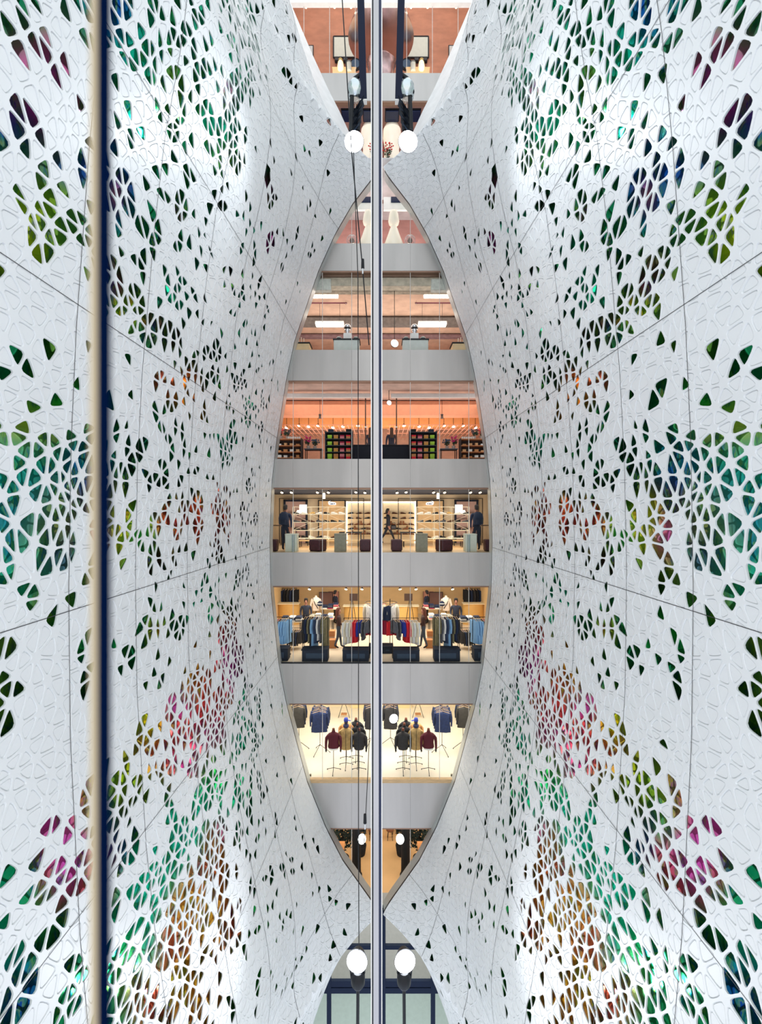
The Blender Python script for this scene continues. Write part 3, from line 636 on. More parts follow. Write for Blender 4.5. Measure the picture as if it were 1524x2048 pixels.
def pedestal(px, Y, w, h, m, lab, stripe=False):
    t = empty('pedestal', (X(px, Y), Y, z)); MB().box(-w / 2, w / 2, -w / 2, w / 2, 0, h - .03, c=.008).build('block', m, t)
    MB().box(-w / 2 - .01, w / 2 + .01, -w / 2 - .01, w / 2 + .01, h - .035, h, c=.006).build('top', m, t)
    if stripe: MB().box(-w * .3, -w * .1, -w / 2 - .006, w / 2, 0, h - .03).build('stripe', C('stripe_glass', 110, 140, 140), t)
    LR(t, lab, 'pedestal')
pedestal(843, 17.4, .44, .69, C('concrete_block', 138, 136, 118, noise=.12, nscale=9), 'plain grey concrete pedestal on the shoe floor, {s} side'); pedestal(940, 17.4, .44, .68, C('pale_block', 196, 202, 188), 'pale pedestal with a green stripe beside the standing person, {s} side', True)

def shoe_mesh(name='shoe'):
    b = MB(); L = .27; n = 10
    prof = [(-.5, .02, .028, .055), (-.47, .03, .034, .085), (-.35, .035, .036, .09), (-.15, .033, .036, .085), (0, .032, .038, .07), (.2, .033, .044, .052), (.38, .028, .044, .04), (.47, .02, .032, .03), (.5, .015, .012, .018)]
    rings = []
    for t_, _, w, h in prof: rings.append([(t_ * L, w * math.cos(a), .016 + (h if math.sin(a) > 0 else 0) * math.sin(a)) for a in [2 * math.pi * i / n for i in range(n)]])
    b.loft(rings); return b
def sole_mesh():
    b = MB(); pts = [(-.14, -.03), (-.13, .03), (-.02, .033), (.07, .045), (.12, .03), (.138, 0), (.12, -.035), (.06, -.042), (-.03, -.03)]
    b.add([(x, y, 0) for x, y in pts] + [(x, y, .02) for x, y in pts], [tuple(range(8, -1, -1)), tuple(range(9, 18))] + [(i, (i + 1) % 9, 9 + (i + 1) % 9, 9 + i) for i in range(9)]); return b
SHOES = {}
def shoe(kind, mu, ms, loc, rz, label, group, sc=1.0, boot=False):
    if kind not in SHOES:
        t = empty('shoe', (0, 0, 0)); shoe_mesh().build('upper', mu, t); sole_mesh().build('sole', ms, t)
        c = MB(); c.lathe([(.034, .05), (.036, .09 if not boot else .2), (.028, .095 if not boot else .205)], -.09, 0, 0, n=10); c.build('collar' if not boot else 'shaft', mu, t)
        l = MB()
        for k in range(3): l.box(-.02 + k * .022, -.008 + k * .022, -.018, .018, .088 - k * .008, .095 - k * .008)
        l.build('laces', ms, t); SHOES[kind] = t
    else: t = copy_tree(SHOES[kind])
    t.location = loc; t.rotation_euler = (0, 0, rz); t.scale = (sc, sc, sc); LR(t, label, 'shoe', group); return t
KINDS = [('black', black, white, False), ('white', C('white_leather', 226, 222, 214), white, False), ('brown', C('brown_leather', 96, 54, 34, rough=.5), black, False), ('boot', C('tan_boot', 138, 84, 52), black, True), ('mustard', C('mustard_suede', 196, 150, 60), white, False), ('grey', grey, white, False)]
ORD = ['first', 'second', 'third', 'fourth', 'fifth', 'sixth', 'seventh', 'eighth', 'ninth', 'tenth', 'eleventh', 'twelfth', 'thirteenth', 'fourteenth', 'fifteenth', 'sixteenth']
# white wire display of four shelves
def wire_display():
    Y = 18.7; x0, x1 = X(833, Y), X(937, Y); o = Vector(((x0 + x1) / 2, Y, z)); t = empty('shoe_display', o); w = (x1 - x0) / 2; M_w = C('cream_metal', 236, 222, 190, rough=.4)
    hs = [Z(p, Y) - z for p in (1014, 1028.5, 1044.5, 1060.5, 1076)]
    for k, h in enumerate(hs):
        if k == 0: b = MB(); b.tube((-w, -.2, h), (w, -.2, h), .008); b.tube((-w, .2, h), (w, .2, h), .008); b.build('top_rail', M_w, t)
        else: MB().box(-w, w, -.2, .2, h - .014, h).build('shelf', M_w, t)
    for q in (-1, -.33, .33, 1):
        b = MB(); b.tube((q * w, -.2, 0), (q * w, -.2, hs[0]), .009); b.tube((q * w, .2, 0), (q * w, .2, hs[0]), .009); b.build('upright', M_w, t)
    b = MB()
    for q in ((-1, -.33), (-.33, .33), (.33, 1)):
        b.tube((q[0] * w, -.21, hs[0]), (q[1] * w, -.21, hs[1]), .005); b.tube((q[1] * w, -.21, hs[1]), (q[0] * w, -.21, hs[2]), .005); b.tube((q[0] * w, -.21, hs[2]), (q[1] * w, -.21, hs[3]), .005)
    b.build('cross_brace', M_w, t)
    LR(t, 'long cream wire rack of open shelves full of shoes, {s} side', 'shoe rack')
    rnd = random.Random(4); nm = ['top', 'second', 'third', 'bottom']
    for r, h in enumerate(hs[1:]):
        n = 7
        for k in range(n):
            q = rnd.choice([0, 1, 1, 2, 5, 4] if r < 3 else [0, 0, 1, 2]); kd = KINDS[q]
            shoe(kd[0], kd[1], kd[2], (o.x - w + .16 + k * (2 * w - .3) / (n - 1) + rnd.uniform(-.02, .02), Y + rnd.uniform(-.06, .04), z + h), rnd.choice([.2, -.3, 2.9, 3.3]), '%s shoe, %s from the post, %s shelf of wire rack, {s} side' % (kd[0] if kd[0] != 'boot' else 'tan high', ORD[k], nm[r]), 'shoes on the wire rack, {s} side', boot=kd[3])
wire_display()
def wall_display():
    Y = 21.9; x0, x1 = X(766, Y), X(832, Y); t = empty('lit_wall_display', ((x0 + x1) / 2, Y, z)); w = (x1 - x0) / 2
    MB().box(-w, w, .18, .22, .0, 2.05).build('back_panel', C('cream_panel', 236, 214, 176), t)
    b = MB(); b.box(-w, w, .10, .18, 1.97, 2.03); b.box(w - .05, w, .1, .18, 0, 2.03); b.build('light_strip', mat('strip_lamp', (1, .97, .92), emit=(1, .94, .85), estr=2.2), t)
    hs = [1.42, 1.18, .88, .66, .42]
    for h in hs: MB().box(-w + .02, w - .06, -.1, .18, h - .02, h).build('shelf', C('shelf_wood', 222, 190, 140), t)
    LR(t, 'brightly lit wall shelving with shoes at the back, {s} of the centre post', 'shelving')
    rnd = random.Random(9); nm = ['top', 'second', 'third', 'fourth', 'bottom']
    for r, h in enumerate(hs):
        for k in range(4 if r < 2 else 5):
            kd = KINDS[rnd.choice([0, 2, 2, 3, 0])]; q = 4 if r < 2 else 5
            shoe(kd[0], kd[1], kd[2], ((x0 + x1) / 2 - w + .18 + k * (2 * w - .4) / (q - 1), Y + .04, z + h), rnd.choice([.1, -.2, 3.0]), '%s shoe, %s from the post, %s shelf of lit wall, {s} side' % (kd[0] if kd[0] != 'boot' else 'tan high', ORD[k], nm[r]), 'shoes on the lit back wall, {s} side', boot=kd[3])
wall_display()
def long_table(px0, px1, Y, h, m, lab, room='D', thick=.04, nlegs=2, cat='table', leg=M_black, deep=.5, left=True):
    zz_ = fl(room); x0, x1 = X(px0, Y), X(px1, Y); w = (x1 - x0) / 2; t = empty('display_table', ((x0 + x1) / 2, Y, zz_)); MB().box(-w, w, -deep / 2, deep / 2, h - thick, h, c=.005).build('table_top', m, t)
    for sx_ in (-1, 1):
        for sy_ in (-1, 1): MB().box(sx_ * (w - .05) - .015, sx_ * (w - .05) + .015, sy_ * (deep / 2 - .05) - .015, sy_ * (deep / 2 - .05) + .015, 0, h - thick).build('leg', leg, t)
    LR(t, lab, cat, None, left); return t
long_table(800, 845, 20.2, .62, black, 'low black display table in front of the lit shoe wall, {s} side'); long_table(805, 925, 19.6, .30, C('pale_bench', 226, 196, 150), 'long pale wooden bench behind the wire shoe rack, {s} side'); long_table(958, 985, 20.8, .92, C('dark_top', 60, 46, 40), 'tall narrow table behind the standing person at the {s} end', deep=.4)
long_table(905, 935, 20.5, .72, C('wood_top', 190, 150, 104), 'small wooden table behind the shoe rack near the doorway, {s} side')
def portal(px0, px1, y0, y1, Y, name, label, m=M_black, fill=None, th=.05):
    x0, x1, z0, z1 = X(px0, Y), X(px1, Y), Z(y1, Y), Z(y0, Y); t = empty(name, ((x0 + x1) / 2, Y, z0)); w = (x1 - x0) / 2; h = z1 - z0
    b = MB(); b.box(-w, w, 0, .06, h - th, h); b.box(-w, -w + th, 0, .06, 0, h); b.box(w - th, w, 0, .06, 0, h); b.build('frame', m, t)
    if fill: MB().box(-w + th, w - th, .03, .05, 0, h - th).build('panel', fill, t)
    return t
t = portal(833, 888, 1000, 1086, 22.0, 'wood_panel', '', fill=C('plywood', 214, 176, 128, noise=.1, nscale=4)); LR(t, 'plywood wall panel with a thin dark frame behind the shoe rack, {s} side', 'panel')
t = portal(909, 957, 999, 1086, 22.0, 'display_niche', '', m=C('navy_trim', 30, 34, 50), fill=C('mauve_wall', 196, 160, 150), th=.10)
for q in (.35, .75, 1.15, 1.45): MB().box(-.5, .5, -.12, .04, q, q + .03).build('shelf', C('niche_shelf', 120, 96, 84), t)
LR(t, 'recessed display niche with dark head panel behind the standing person, {s} side', 'shelving')
t = portal(796, 966, 996, 1086, 21.6, 'portal_frame', '', m=C('thin_bronze', 70, 56, 44), th=.035); LR(t, 'thin bronze portal frame spanning the shoe wall, {s} side', 'frame')
t = empty('light_box', at(918, 1018, 21.3)); MB().box(-.17, .17, 0, .05, -.2, .2, c=.01).build('lit_face', mat('box_lamp', (1, 1, .98), emit=(1, .98, .94), estr=1.8), t); MB().box(-.18, .18, .05, .08, -.21, .21).build('backing', M_white2, t); LR(t, 'square white light box in the display niche, {s} side', 'light box')
t = empty('table_lamp', (X(928, 21.2), 21.2, z + 1.34)); b = MB(); b.lathe([(.11, 0), (.04, .17)], cz=.10, n=14); b.build('lamp_shade', mat('shade_lamp', (1, .95, .8), emit=(1, .88, .6), estr=1.6), t); b = MB(); b.lathe([(.06, 0), (.06, .01), (.012, .02), (.012, .11)], n=10); b.build('base', M_black, t); LR(t, 'small cone shaded table lamp in the display niche, {s} side', 'lamp')
def sign_text(txt, parent, size, m, loc, flip=1, shear=.3, bold=.004):
    c = bpy.data.curves.new('lettering', 'FONT'); c.body = txt; c.size = size; c.align_x = 'CENTER'; c.align_y = 'CENTER'; c.extrude = .004; c.offset = bold; c.shear = shear
    o = bpy.data.objects.new('lettering', c); COL.objects.link(o); dg = bpy.context.evaluated_depsgraph_get(); me = bpy.data.meshes.new_from_object(o.evaluated_get(dg)); bpy.data.objects.remove(o)
    o = bpy.data.objects.new('lettering', me); COL.objects.link(o); me.materials.clear(); me.materials.append(m); o.parent = parent; o.location = loc; o.rotation_euler = (math.pi / 2, 0, 0); return o
t = empty('shop_sign', at(860, 1006.5, 21.95))
b = MB(); out = [(.17 * math.cos(a) * (1.0 if abs(math.cos(a)) < .7 else 1.02) , .07 * math.sin(a) - .02) for a in [2 * math.pi * i / 20 for i in range(20)]]
out = [(-.19, -.085), (.12, -.085), (.165, -.05), (.19, .03), (.17, .09), (.08, .115), (.02, .07), (-.16, .045), (-.20, .0)]
b.prism(out, 0, .03); b.build('sign_board', mat('sign_lamp', (1, 1, 1), emit=(1, 1, 1), estr=.7), t)
sign_text('PUMA', t, .095, C('sign_ink', 50, 66, 110), (-.03, -.006, -.035))
b = MB(); b.prism([(.025, .088), (.045, .10), (.11, .068), (.155, .04), (.18, -.01), (.16, .012), (.12, .038), (.05, .066)], -.008, -.001); b.build('leaping_cat', M_black, t)
LR(t, 'small white shop sign with blue lettering and a leaping cat, {s} side', 'sign')
t = empty('pendant_lamp', at(876, 992, 20)); MB().lathe([(.05, -.12), (.055, .1), (.02, .13)], n=10).build('shade', M_warm, t); b = MB(); b.tube((0, 0, .13), (0, 0, fl('D') + 2.384 - at(876, 992, 20).z), .006); b.build('cord', M_black, t); LR(t, 'small glowing cylinder pendant over the shoe rack, {s} side', 'lamp')
def spot_light(px, py, Y, lab, ceil, group, tilt=(.2, -.6, -1), m=M_black, r=.055, lens=None):
    p = at(px, py, Y); t = empty('track_spotlight', p); head(t, (0, 0, 0), r, tilt, 'lamp_head', lens or M_warm); b = MB(); b.tube((0, .03, r), (0, .03, ceil - p.z), .012); b.build('stem', m, t); LR(t, lab, 'spotlight', group)
for i, (px, py) in enumerate(((794, 985), (812, 984), (867, 984.5), (889, 984.5), (941, 984.5), (960, 984.5))):
    spot_light(px, py, 17.9, 'small black ceiling spotlight over the shoe floor, %s from the centre post, {s} side' % ORD[i], .864, 'ceiling spotlights of the shoe floor, {s} side')

# ------------------------------------------------------------------ third floor with boxed goods (orange light)
z = fl('C')
person((X(783, 19.6), 19.6, z), math.radians(12), 1.68, C('dark_blouse', 14, 20, 40), black, C('auburn_hair', 60, 38, 26), .28, 'person with long hair in a dark top at the box floor counter, {s} side', arm=(.3, .6))
def counter(px0, px1, Y, h, lab, room, m, dp=.6):
    x0, x1 = X(px0, Y), X(px1, Y); w = (x1 - x0) / 2; t = empty('sales_counter', ((x0 + x1) / 2, Y, fl(room))); MB().box(-w, w, -dp / 2, dp / 2, 0, h - .05, c=.01).build('body', m, t); MB().box(-w - .02, w + .02, -dp / 2 - .02, dp / 2 + .02, h - .05, h, c=.01).build('worktop', m, t)
    MB().box(-w + .06, w - .06, -dp / 2 - .01, -dp / 2, .1, h - .15).build('front_panel', m, t); LR(t, lab, 'counter')
counter(765, 818, 18.4, .72, 'dark counter in front of the person on the box floor, {s} side', 'C', C('navy_counter', 14, 20, 34))
def shelving(px0, px1, Y, tops, lab, m, mb_, room='C', dp=.4, nm='shelving_unit'):
    x0, x1 = X(px0, Y), X(px1, Y); w = (x1 - x0) / 2; zf = fl(room); H_ = Z(tops[0], Y) - zf; t = empty(nm, ((x0 + x1) / 2, Y, zf))
    for s_ in (-1, 1): MB().box(s_ * w - .02, s_ * w + .02, -dp / 2, dp / 2, 0, H_ + .02).build('side_panel', m, t)
    MB().box(-w, w, dp / 2 - .02, dp / 2, 0, H_).build('back_panel', m, t)
    for p in tops: q = Z(p, Y) - zf; MB().box(-w, w, -dp / 2, dp / 2 - .02, q - .03, q).build('shelf', mb_, t)
    LR(t, lab, 'shelving'); return (x0 + x1) / 2, w, [Z(p, Y) for p in tops]
def carton(loc, w, h, d, m, ml, label, group, name='carton'):
    t = empty(name, loc); MB().box(-w / 2, w / 2, -d / 2, d / 2, 0, h * .7, c=.004).build('body', m, t); MB().box(-w / 2 - .004, w / 2 + .004, -d / 2 - .004, d / 2 + .004, h * .62, h, c=.004).build('lid', ml, t); LR(t, label, 'box', group)
Y = 17.9; cx_, w_, zs = shelving(819, 872, Y, (865, 878.5, 891.5, 904.5), 'dark shelving unit holding rows of bright boxes on the box floor, {s} side', C('slate_metal', 36, 44, 54), C('slate_shelf', 60, 66, 70))
cc_ = [('red', red, cork), ('crimson', crimson, pink), ('gold', C('gold_card', 196, 140, 60), cork), ('lime green', C('lime_card', 150, 190, 50), C('lime_lid', 170, 206, 70))]
for r in range(1, 4):
    for k, (n_, a_, b_) in enumerate(cc_): carton((cx_ - w_ + .16 + k * .245, Y - .03, zs[r]), .17, .15, .2, b_ if k < 2 else a_, a_ if k < 2 else b_, '%s box on the %s shelf of the dark unit, {s} side' % (n_, ['', 'upper', 'middle', 'lower'][r]), 'bright boxes on the dark unit, {s} side')
for k, (n_, a_, b_) in enumerate(cc_): carton((cx_ - w_ + .16 + k * .245, Y - .03, fl('C') + .02), .17, .15 + .14, .2, a_, b_, '%s box on the floor shelf of the dark unit, {s} side' % n_, 'bright boxes on the dark unit, {s} side')
carton((cx_ - w_ + .15, Y, zs[0]), .2, .12, .2, black, black, 'black box on top of the dark shelving unit, nearest the post, {s} side', None); carton((cx_ + w_ - .2, Y, zs[0]), .2, .12, .2, C('navy_card', 30, 40, 60), C('navy_card', 30, 40, 60), 'navy box on top of the dark shelving unit, at its outer end, {s} side', None)
Y = 17.8; cx_, w_, zs = shelving(920, 972, Y, (879, 892, 904.5, 916), 'brown shelving unit with small parcels beside the curved wall on the box floor, {s} side', C('dark_wood', 60, 44, 40), C('orange_wood', 190, 120, 76))
rnd = random.Random(3)
for r in range(1, 4):
    for k in range(4):
        m_ = rnd.choice([('brown', cork), ('white', white), ('tan', C('tan_card', 210, 160, 110))]); carton((cx_ - w_ + .15 + k * .24, Y - .05, zs[r]), rnd.uniform(.1, .18), rnd.uniform(.06, .11), .15, m_[1], m_[1], '%s parcel, %s from the post on the %s shelf of the brown unit, {s} side' % (m_[0], ORD[k], ['', 'upper', 'middle', 'lower'][r]), 'parcels on the brown unit, {s} side', 'parcel')
def cup(loc, m, lab, grp):
    t = empty('cup', loc); b = MB(); b.lathe([(.026, 0), (.034, .09), (.03, .09), (.024, .01)], n=12); b.build('bowl', m, t); b = MB(); b.path([(.03, 0, .02), (.055, 0, .03), (.055, 0, .07), (.032, 0, .075)], .005); b.build('handle', m, t); LR(t, lab, 'cup', grp)
for k in range(6): cup((cx_ - w_ + .08 + k * .085, Y - .08, zs[0]), white, 'white cup, %s in the row on top of the brown unit, {s} side' % ORD[k], 'cups on the brown unit, {s} side')
def flowers(loc, m, lab, n=26, r=.16, hgt=.3, pot=C('clay_pot', 170, 150, 140), green=C('leaf_green', 40, 60, 40), seed=1):
    rn = random.Random(seed); t = empty('flower_pot', loc); MB().lathe([(.06, 0), (.085, .12), (.075, .12), (.05, .02)], n=12).build('pot', pot, t); st = MB(); fb = MB(); lv = MB()
    for i in range(n):
        a = rn.uniform(0, 6.28); q = rn.uniform(.2, 1) * r; p = Vector((q * math.cos(a), q * .7 * math.sin(a), .12 + rn.uniform(.4, 1) * hgt)); st.tube((0, 0, .1), p, .004, n=4)
        fb.lathe([(.004, -.02), (.03, -.01), (.034, .008), (.012, .022)], p.x, p.y, p.z, n=7)
        c = p * .6; lv.add([c, c + Vector((.04, .01, .03)), c + Vector((.06, 0, .09)), c + Vector((0, .01, .05))], [(0, 1, 2, 3)])
    st.build('stems', green, t); fb.build('blossoms', m, t); lv.build('leaves', green, t); LR(t, lab, 'flowers')
flowers((cx_ + .05, Y, zs[0]), C('grey_leaf', 110, 90, 90), 'grey tufty plant on top of the brown shelving unit, {s} side', seed=2); flowers((cx_ + .33, Y, zs[0]), C('coral_petals', 230, 80, 80), 'coral red flowers on top of the brown shelving unit beside the curved wall, {s} side', seed=3)
long_table(879, 914, 18.2, .55, C('grey_top', 90, 100, 112), 'low grey stand between the two shelving units on the box floor, {s} side', 'C'); flowers((X(908, 18), 18.1, fl('C') + .55), C('magenta_petals', 210, 40, 120), 'magenta flowers on the grey stand between the shelving units, {s} side', hgt=.4, seed=5)
flowers((X(894, 18.2), 18.2, fl('C') + .55), C('blue_grey_leaf', 70, 90, 110), 'blue grey plant on the grey stand between the shelving units, {s} side', r=.2, hgt=.28, seed=6)
z = fl('C'); zc = 4.88
def beam(name, x0, x1, y0, y1, z0, z1, m, lab, cat='beam'):
    t = MB().box(x0, x1, y0, y1, z0, z1, c=.02).build(name, m); tag(t, lab, cat); return t
beam('ceiling_beam', -5.1, 5.1, 19.6, 20.2, 4.22, 4.84, C('salmon_beam', 232, 158, 122), 'broad salmon coloured ceiling beam above the box floor, the nearer one'); beam('ceiling_beam', -5.1, 5.1, 22.4, 23.0, 4.25, 4.84, C('amber_beam', 246, 178, 112), 'broad glowing amber ceiling beam above the box floor, the farther one')
beam('air_duct', .4, 4.6, 18.1, 18.3, 4.62, 4.78, C('white_duct', 226, 220, 214), 'long white pipe under the ceiling of the box floor, right of the post', 'duct'); beam('air_duct', -4.6, -.4, 18.1, 18.3, 4.62, 4.78, C('white_duct', 226, 220, 214), 'long white pipe under the ceiling of the box floor, left of the post', 'duct')
for i, px in enumerate((794, 826, 851, 876, 901, 927, 952)): spot_light(px, 787.5, 18.6, 'glowing ceiling spotlight above the box floor, %s from the centre post, {s} side' % ORD[i], zc, 'front ceiling spotlights of the box floor, {s} side', lens=mat('hot_lamp', (1, .9, .7), emit=(1, .82, .6), estr=12))
for i, px in enumerate((808, 838, 858, 888, 907, 951, 926)): spot_light(px, 851 + (i % 3) * 2, 22.1, 'warm spotlight, back row of the box floor, %s from the post, {s} side' % ORD[i], 4.88, 'back row of warm spotlights, {s} side', r=.075, lens=MATS['hot_lamp'])
b = MB()
for k in range(22): b.box(.4 + k * .22, .43 + k * .22, 20.4, 24.6, 3.93, 3.96)
for q in (20.5, 21.6, 22.7, 24.0): b.box(.3, 5.1, q, q + .03, 3.96, 3.99)
t = b.build('ceiling_grid', C('peach_slat', 232, 170, 140)); t.location = (0, 0, 0); LR(t, 'open grid of thin peach coloured slats above the box floor, {s} side', 'ceiling grid')
t = empty('support_pole', (X(793, 18.9), 18.9, z)); b = MB(); b.tube((0, 0, .0), (0, 0, 2.9 - .02), .028, .028, 8); b.build('pole', C('bronze_pole', 96, 70, 58), t); b = MB(); b.lathe([(.05, 0), (.05, .05)], cz=1.55, n=10); b.build('collar', M_white2, t); LR(t, 'slender dark pole rising behind the counter on the box floor, {s} side', 'pole')
t = empty('speaker_box', at(884, 833, 19.5)); b = MB(); b.box(-.05, .05, -.05, .05, -.09, .0); b.box(-.05, .05, -.05, .05, .02, .10); b.build('case', C('grey_case', 96, 84, 78), t); b = MB(); b.lathe([(.03, 0), (.035, .01)], 0, -.055, .05, n=8); b.build('cone', black, t); b = MB(); b.tube((0, 0, .1), (0, 0, 4.86 - at(884, 833, 19.5).z), .008); b.build('stem', M_black, t); LR(t, 'small grey loudspeaker hanging high on the box floor, {s} side', 'speaker')

# ------------------------------------------------------------------ second floor with bare ceiling and equipment
z = fl('B'); zc = 8.995
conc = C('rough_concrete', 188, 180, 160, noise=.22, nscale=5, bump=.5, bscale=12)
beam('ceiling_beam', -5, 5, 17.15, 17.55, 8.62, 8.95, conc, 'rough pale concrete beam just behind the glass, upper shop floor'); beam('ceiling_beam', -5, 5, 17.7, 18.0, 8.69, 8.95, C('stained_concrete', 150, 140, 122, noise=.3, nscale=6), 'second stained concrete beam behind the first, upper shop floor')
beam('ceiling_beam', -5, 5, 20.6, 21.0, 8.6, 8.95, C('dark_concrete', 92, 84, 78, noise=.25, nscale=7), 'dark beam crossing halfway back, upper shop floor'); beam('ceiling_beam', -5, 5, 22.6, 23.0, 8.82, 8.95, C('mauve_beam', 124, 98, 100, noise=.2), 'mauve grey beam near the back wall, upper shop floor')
for s_, sn in ((1, 'right'), (-1, 'left')):
    beam('concrete_corbel', min(s_ * 1.9, s_ * 2.7), max(s_ * 1.9, s_ * 2.7), 17.05, 17.3, 8.42, 8.85, C('pale_concrete', 196, 200, 190, noise=.15, nscale=9, bump=.6), 'pale ragged concrete lump under the first beam, %s side' % sn, 'corbel')
def tube_light(px0, px1, py, Y, lab):
    x0, x1 = X(px0, Y), X(px1, Y); w = (x1 - x0) / 2; p = Vector(((x0 + x1) / 2, Y, Z(py, Y))); t = empty('tube_light', p); MB().box(-w, w, -.14, .14, .03, .12, c=.01).build('housing', M_white2, t)
    MB().box(-w + .02, w - .02, -.15, .13, -.04, .05, c=.01).build('diffuser', M_tube, t); b = MB(); b.tube((-w * .7, 0, .12), (-w * .7, 0, zc - p.z), .006); b.tube((w * .7, 0, .12), (w * .7, 0, zc - p.z), .006); b.build('hanger', M_black, t); LR(t, lab, 'ceiling light')
tube_light(847, 903, 592, 18.3, 'long bright tube light, the nearer and higher one, {s} side of the upper shop floor'); tube_light(836, 893, 650, 19.4, 'long bright tube light, the farther and lower one, {s} side of the upper shop floor')
t = empty('sprinkler_pipe', at(866, 606, 18.7)); b = MB(); b.tube((-.75, 0, 0), (.8, 0, 0), .028, .028, 8); b.build('pipe', C('maroon_pipe', 96, 40, 52), t); b = MB(); b.lathe([(.03, -.05), (.01, 0)], -.7, 0, 0, n=8); b.tube((-.7, 0, 0), (-.7, 0, .1), .012); b.build('sprinkler_head', M_steel, t); LR(t, 'maroon sprinkler pipe below the ceiling, {s} side of the upper shop floor', 'pipe')
t = empty('ventilation_box', at(796, 592, 19.6)); MB().box(-.45, .3, -.4, .5, -.35, .3, c=.03).build('case', C('tan_duct', 170, 130, 96, noise=.1), t); MB().box(-.3, .15, -.43, -.4, -.28, .2).build('grille', C('tan_grille', 140, 108, 84), t); LR(t, 'big tan ventilation box hanging under the ceiling, {s} of the centre post', 'duct')
def cabinet(px0, px1, py, Y, m, lab, name='equipment_cabinet'):
    x0, x1 = X(px0, Y), X(px1, Y); w = (x1 - x0) / 2; h = Z(py, Y) - z; t = empty(name, ((x0 + x1) / 2, Y, z)); MB().box(-w, w, -.3, .3, 0, h - .05, c=.01).build('body', m, t)
    MB().box(-w - .03, w + .03, -.33, .33, h - .05, h, c=.01).build('worktop', C('dark_top2', 40, 44, 48), t); MB().box(-w + .04, w - .04, -.31, -.3, .08, h - .12).build('door', m, t); LR(t, lab, 'cabinet'); return z + h
h = cabinet(805, 855, 683, 17.6, C('pale_enamel', 206, 214, 208), 'pale enamel equipment cabinet with a dark top, {s} side of the upper shop floor')
t = empty('extractor_unit', (X(829, 17.6), 17.6, h)); MB().box(-.15, .15, -.15, .15, 0, .28, c=.01).build('base', M_white2, t); b = MB(); b.lathe([(.08, .28), (.08, .36), (.12, .38), (.12, .46), (.09, .48), (.13, .52), (.13, .60), (.08, .66), (.03, .68)], n=16); b.build('chrome_stack', M_steel, t); b = MB(); b.lathe([(.135, 0), (.135, .03)], cz=.50, n=16); b.build('clamp_ring', M_black, t); LR(t, 'chrome extractor stack standing on the pale cabinet, {s} side', 'machine')
for px, n_ in ((812, 'nearer the post'), (846, 'farther from the post')):
    t = empty('dome_machine', (X(px, 17.5), 17.5, h)); b = MB(); b.lathe([(.12, 0), (.125, .05), (.10, .11), (.05, .15), (.01, .16)], n=14, sy=.7); b.build('dome', C('grey_enamel', 150, 160, 156, rough=.3), t); MB().box(-.08, .08, -.12, -.07, .02, .06).build('control_panel', black, t); LR(t, 'domed grey machine on the pale cabinet, %s, {s} side' % n_, 'machine')
h = cabinet(903, 936, 690, 17.7, C('cream_crate', 232, 204, 160), 'cream cabinet close to the curved wall, {s} side of the upper shop floor')
t = empty('plant_stand', (X(921, 17.7), 17.7, h)); MB().box(-.2, .2, -.12, .12, 0, .08, c=.01).build('tray', C('tray_wood', 120, 96, 80), t); b = MB()
for q in (-.1, 0, .1): b.tube((q, 0, .08), (q + .01, 0, .3 + q * .4), .014, .02, 6)
b.build('rods', C('pale_rods', 220, 200, 176), t); LR(t, 'tray with upright pale rods on the cream cabinet, {s} side', 'tray')
def reflection_disc(px, py, Y, lab, tilt, r=.15):  # glowing disc and stem added in place of a lamp reflection in the glass
    t = empty('round_lamp_or_reflection', at(px, py, Y)); head(t, (0, 0, 0), r, tilt, 'lamp_head', mat('disc_lamp_or_reflection', (1, 1, 1), emit=(1, .99, .95), estr=4)); return t
for px, py, rm, Y_, r_, lab in ((789, 687, 'B', 17.6, .15, 'oval white reflection disc beside the pale cabinet, right of the post'), (778, 806, 'C', 18, .09, 'oval white reflection disc high on the box floor, right of the post'), (787, 1437, 'G', 17.3, .17, 'oval white reflection disc in front of the dark jackets, right of the post')):
    t = reflection_disc(px, py, Y_, lab, (.3, -1, .1), r_); c_ = R[rm][2]; b = MB(); b.tube((0, .05, r_ * .8), (0, .05, c_ - at(px, py, Y_).z), .012); b.build('stem', M_black, t); tag(t, lab, 'spotlight')

# ------------------------------------------------------------------ clothes floor
z = fl('E')
def garment(m, Lh=.8, wd=.44, th=.05, coat=False, hang=beige):
    t = empty('garment', (0, 0, 0)); b = MB(); rn = random.Random(int(Lh * 1000) + int(wd * 100)); n = 14; rings = []
    for q, wy, tx in ((0, .06, .5), (.03, .12, .8), (.07, .85, .9), (.14, 1.0, 1.0), (.35, .9, 1.0), (.6, .92, 1.1), (.85, 1.0, 1.25), (1.0, 1.04, 1.3)):
        rings.append([(th * tx * math.cos(a) * (1 + .25 * math.sin(5 * a + q * 3)), wd / 2 * wy * math.sin(a), -q * Lh - (.06 * abs(math.sin(a)) * wd if q < .1 else 0)) for a in [2 * math.pi * i / n for i in range(n)]])
    b.loft(rings); b.build('cloth', m, t)
    for s_ in (-1, 1):
        k = MB(); k.tube((0, s_ * wd * .47, -.08), (.02, s_ * wd * .56, -.36), .045, .04, 8); k.tube((.02, s_ * wd * .56, -.36), (.01, s_ * wd * .55, -.62), .04, .032, 8); k.build('sleeve', m, t)
    k = MB(); k.path([(0, -wd * .42, -.07), (0, 0, .0), (0, wd * .42, -.07)], .009); k.path([(0, 0, 0), (0, 0, .05), (.02, 0, .07), (.035, 0, .055)], .004, 5); k.build('hanger', hang, t)
    return t
GP = {}
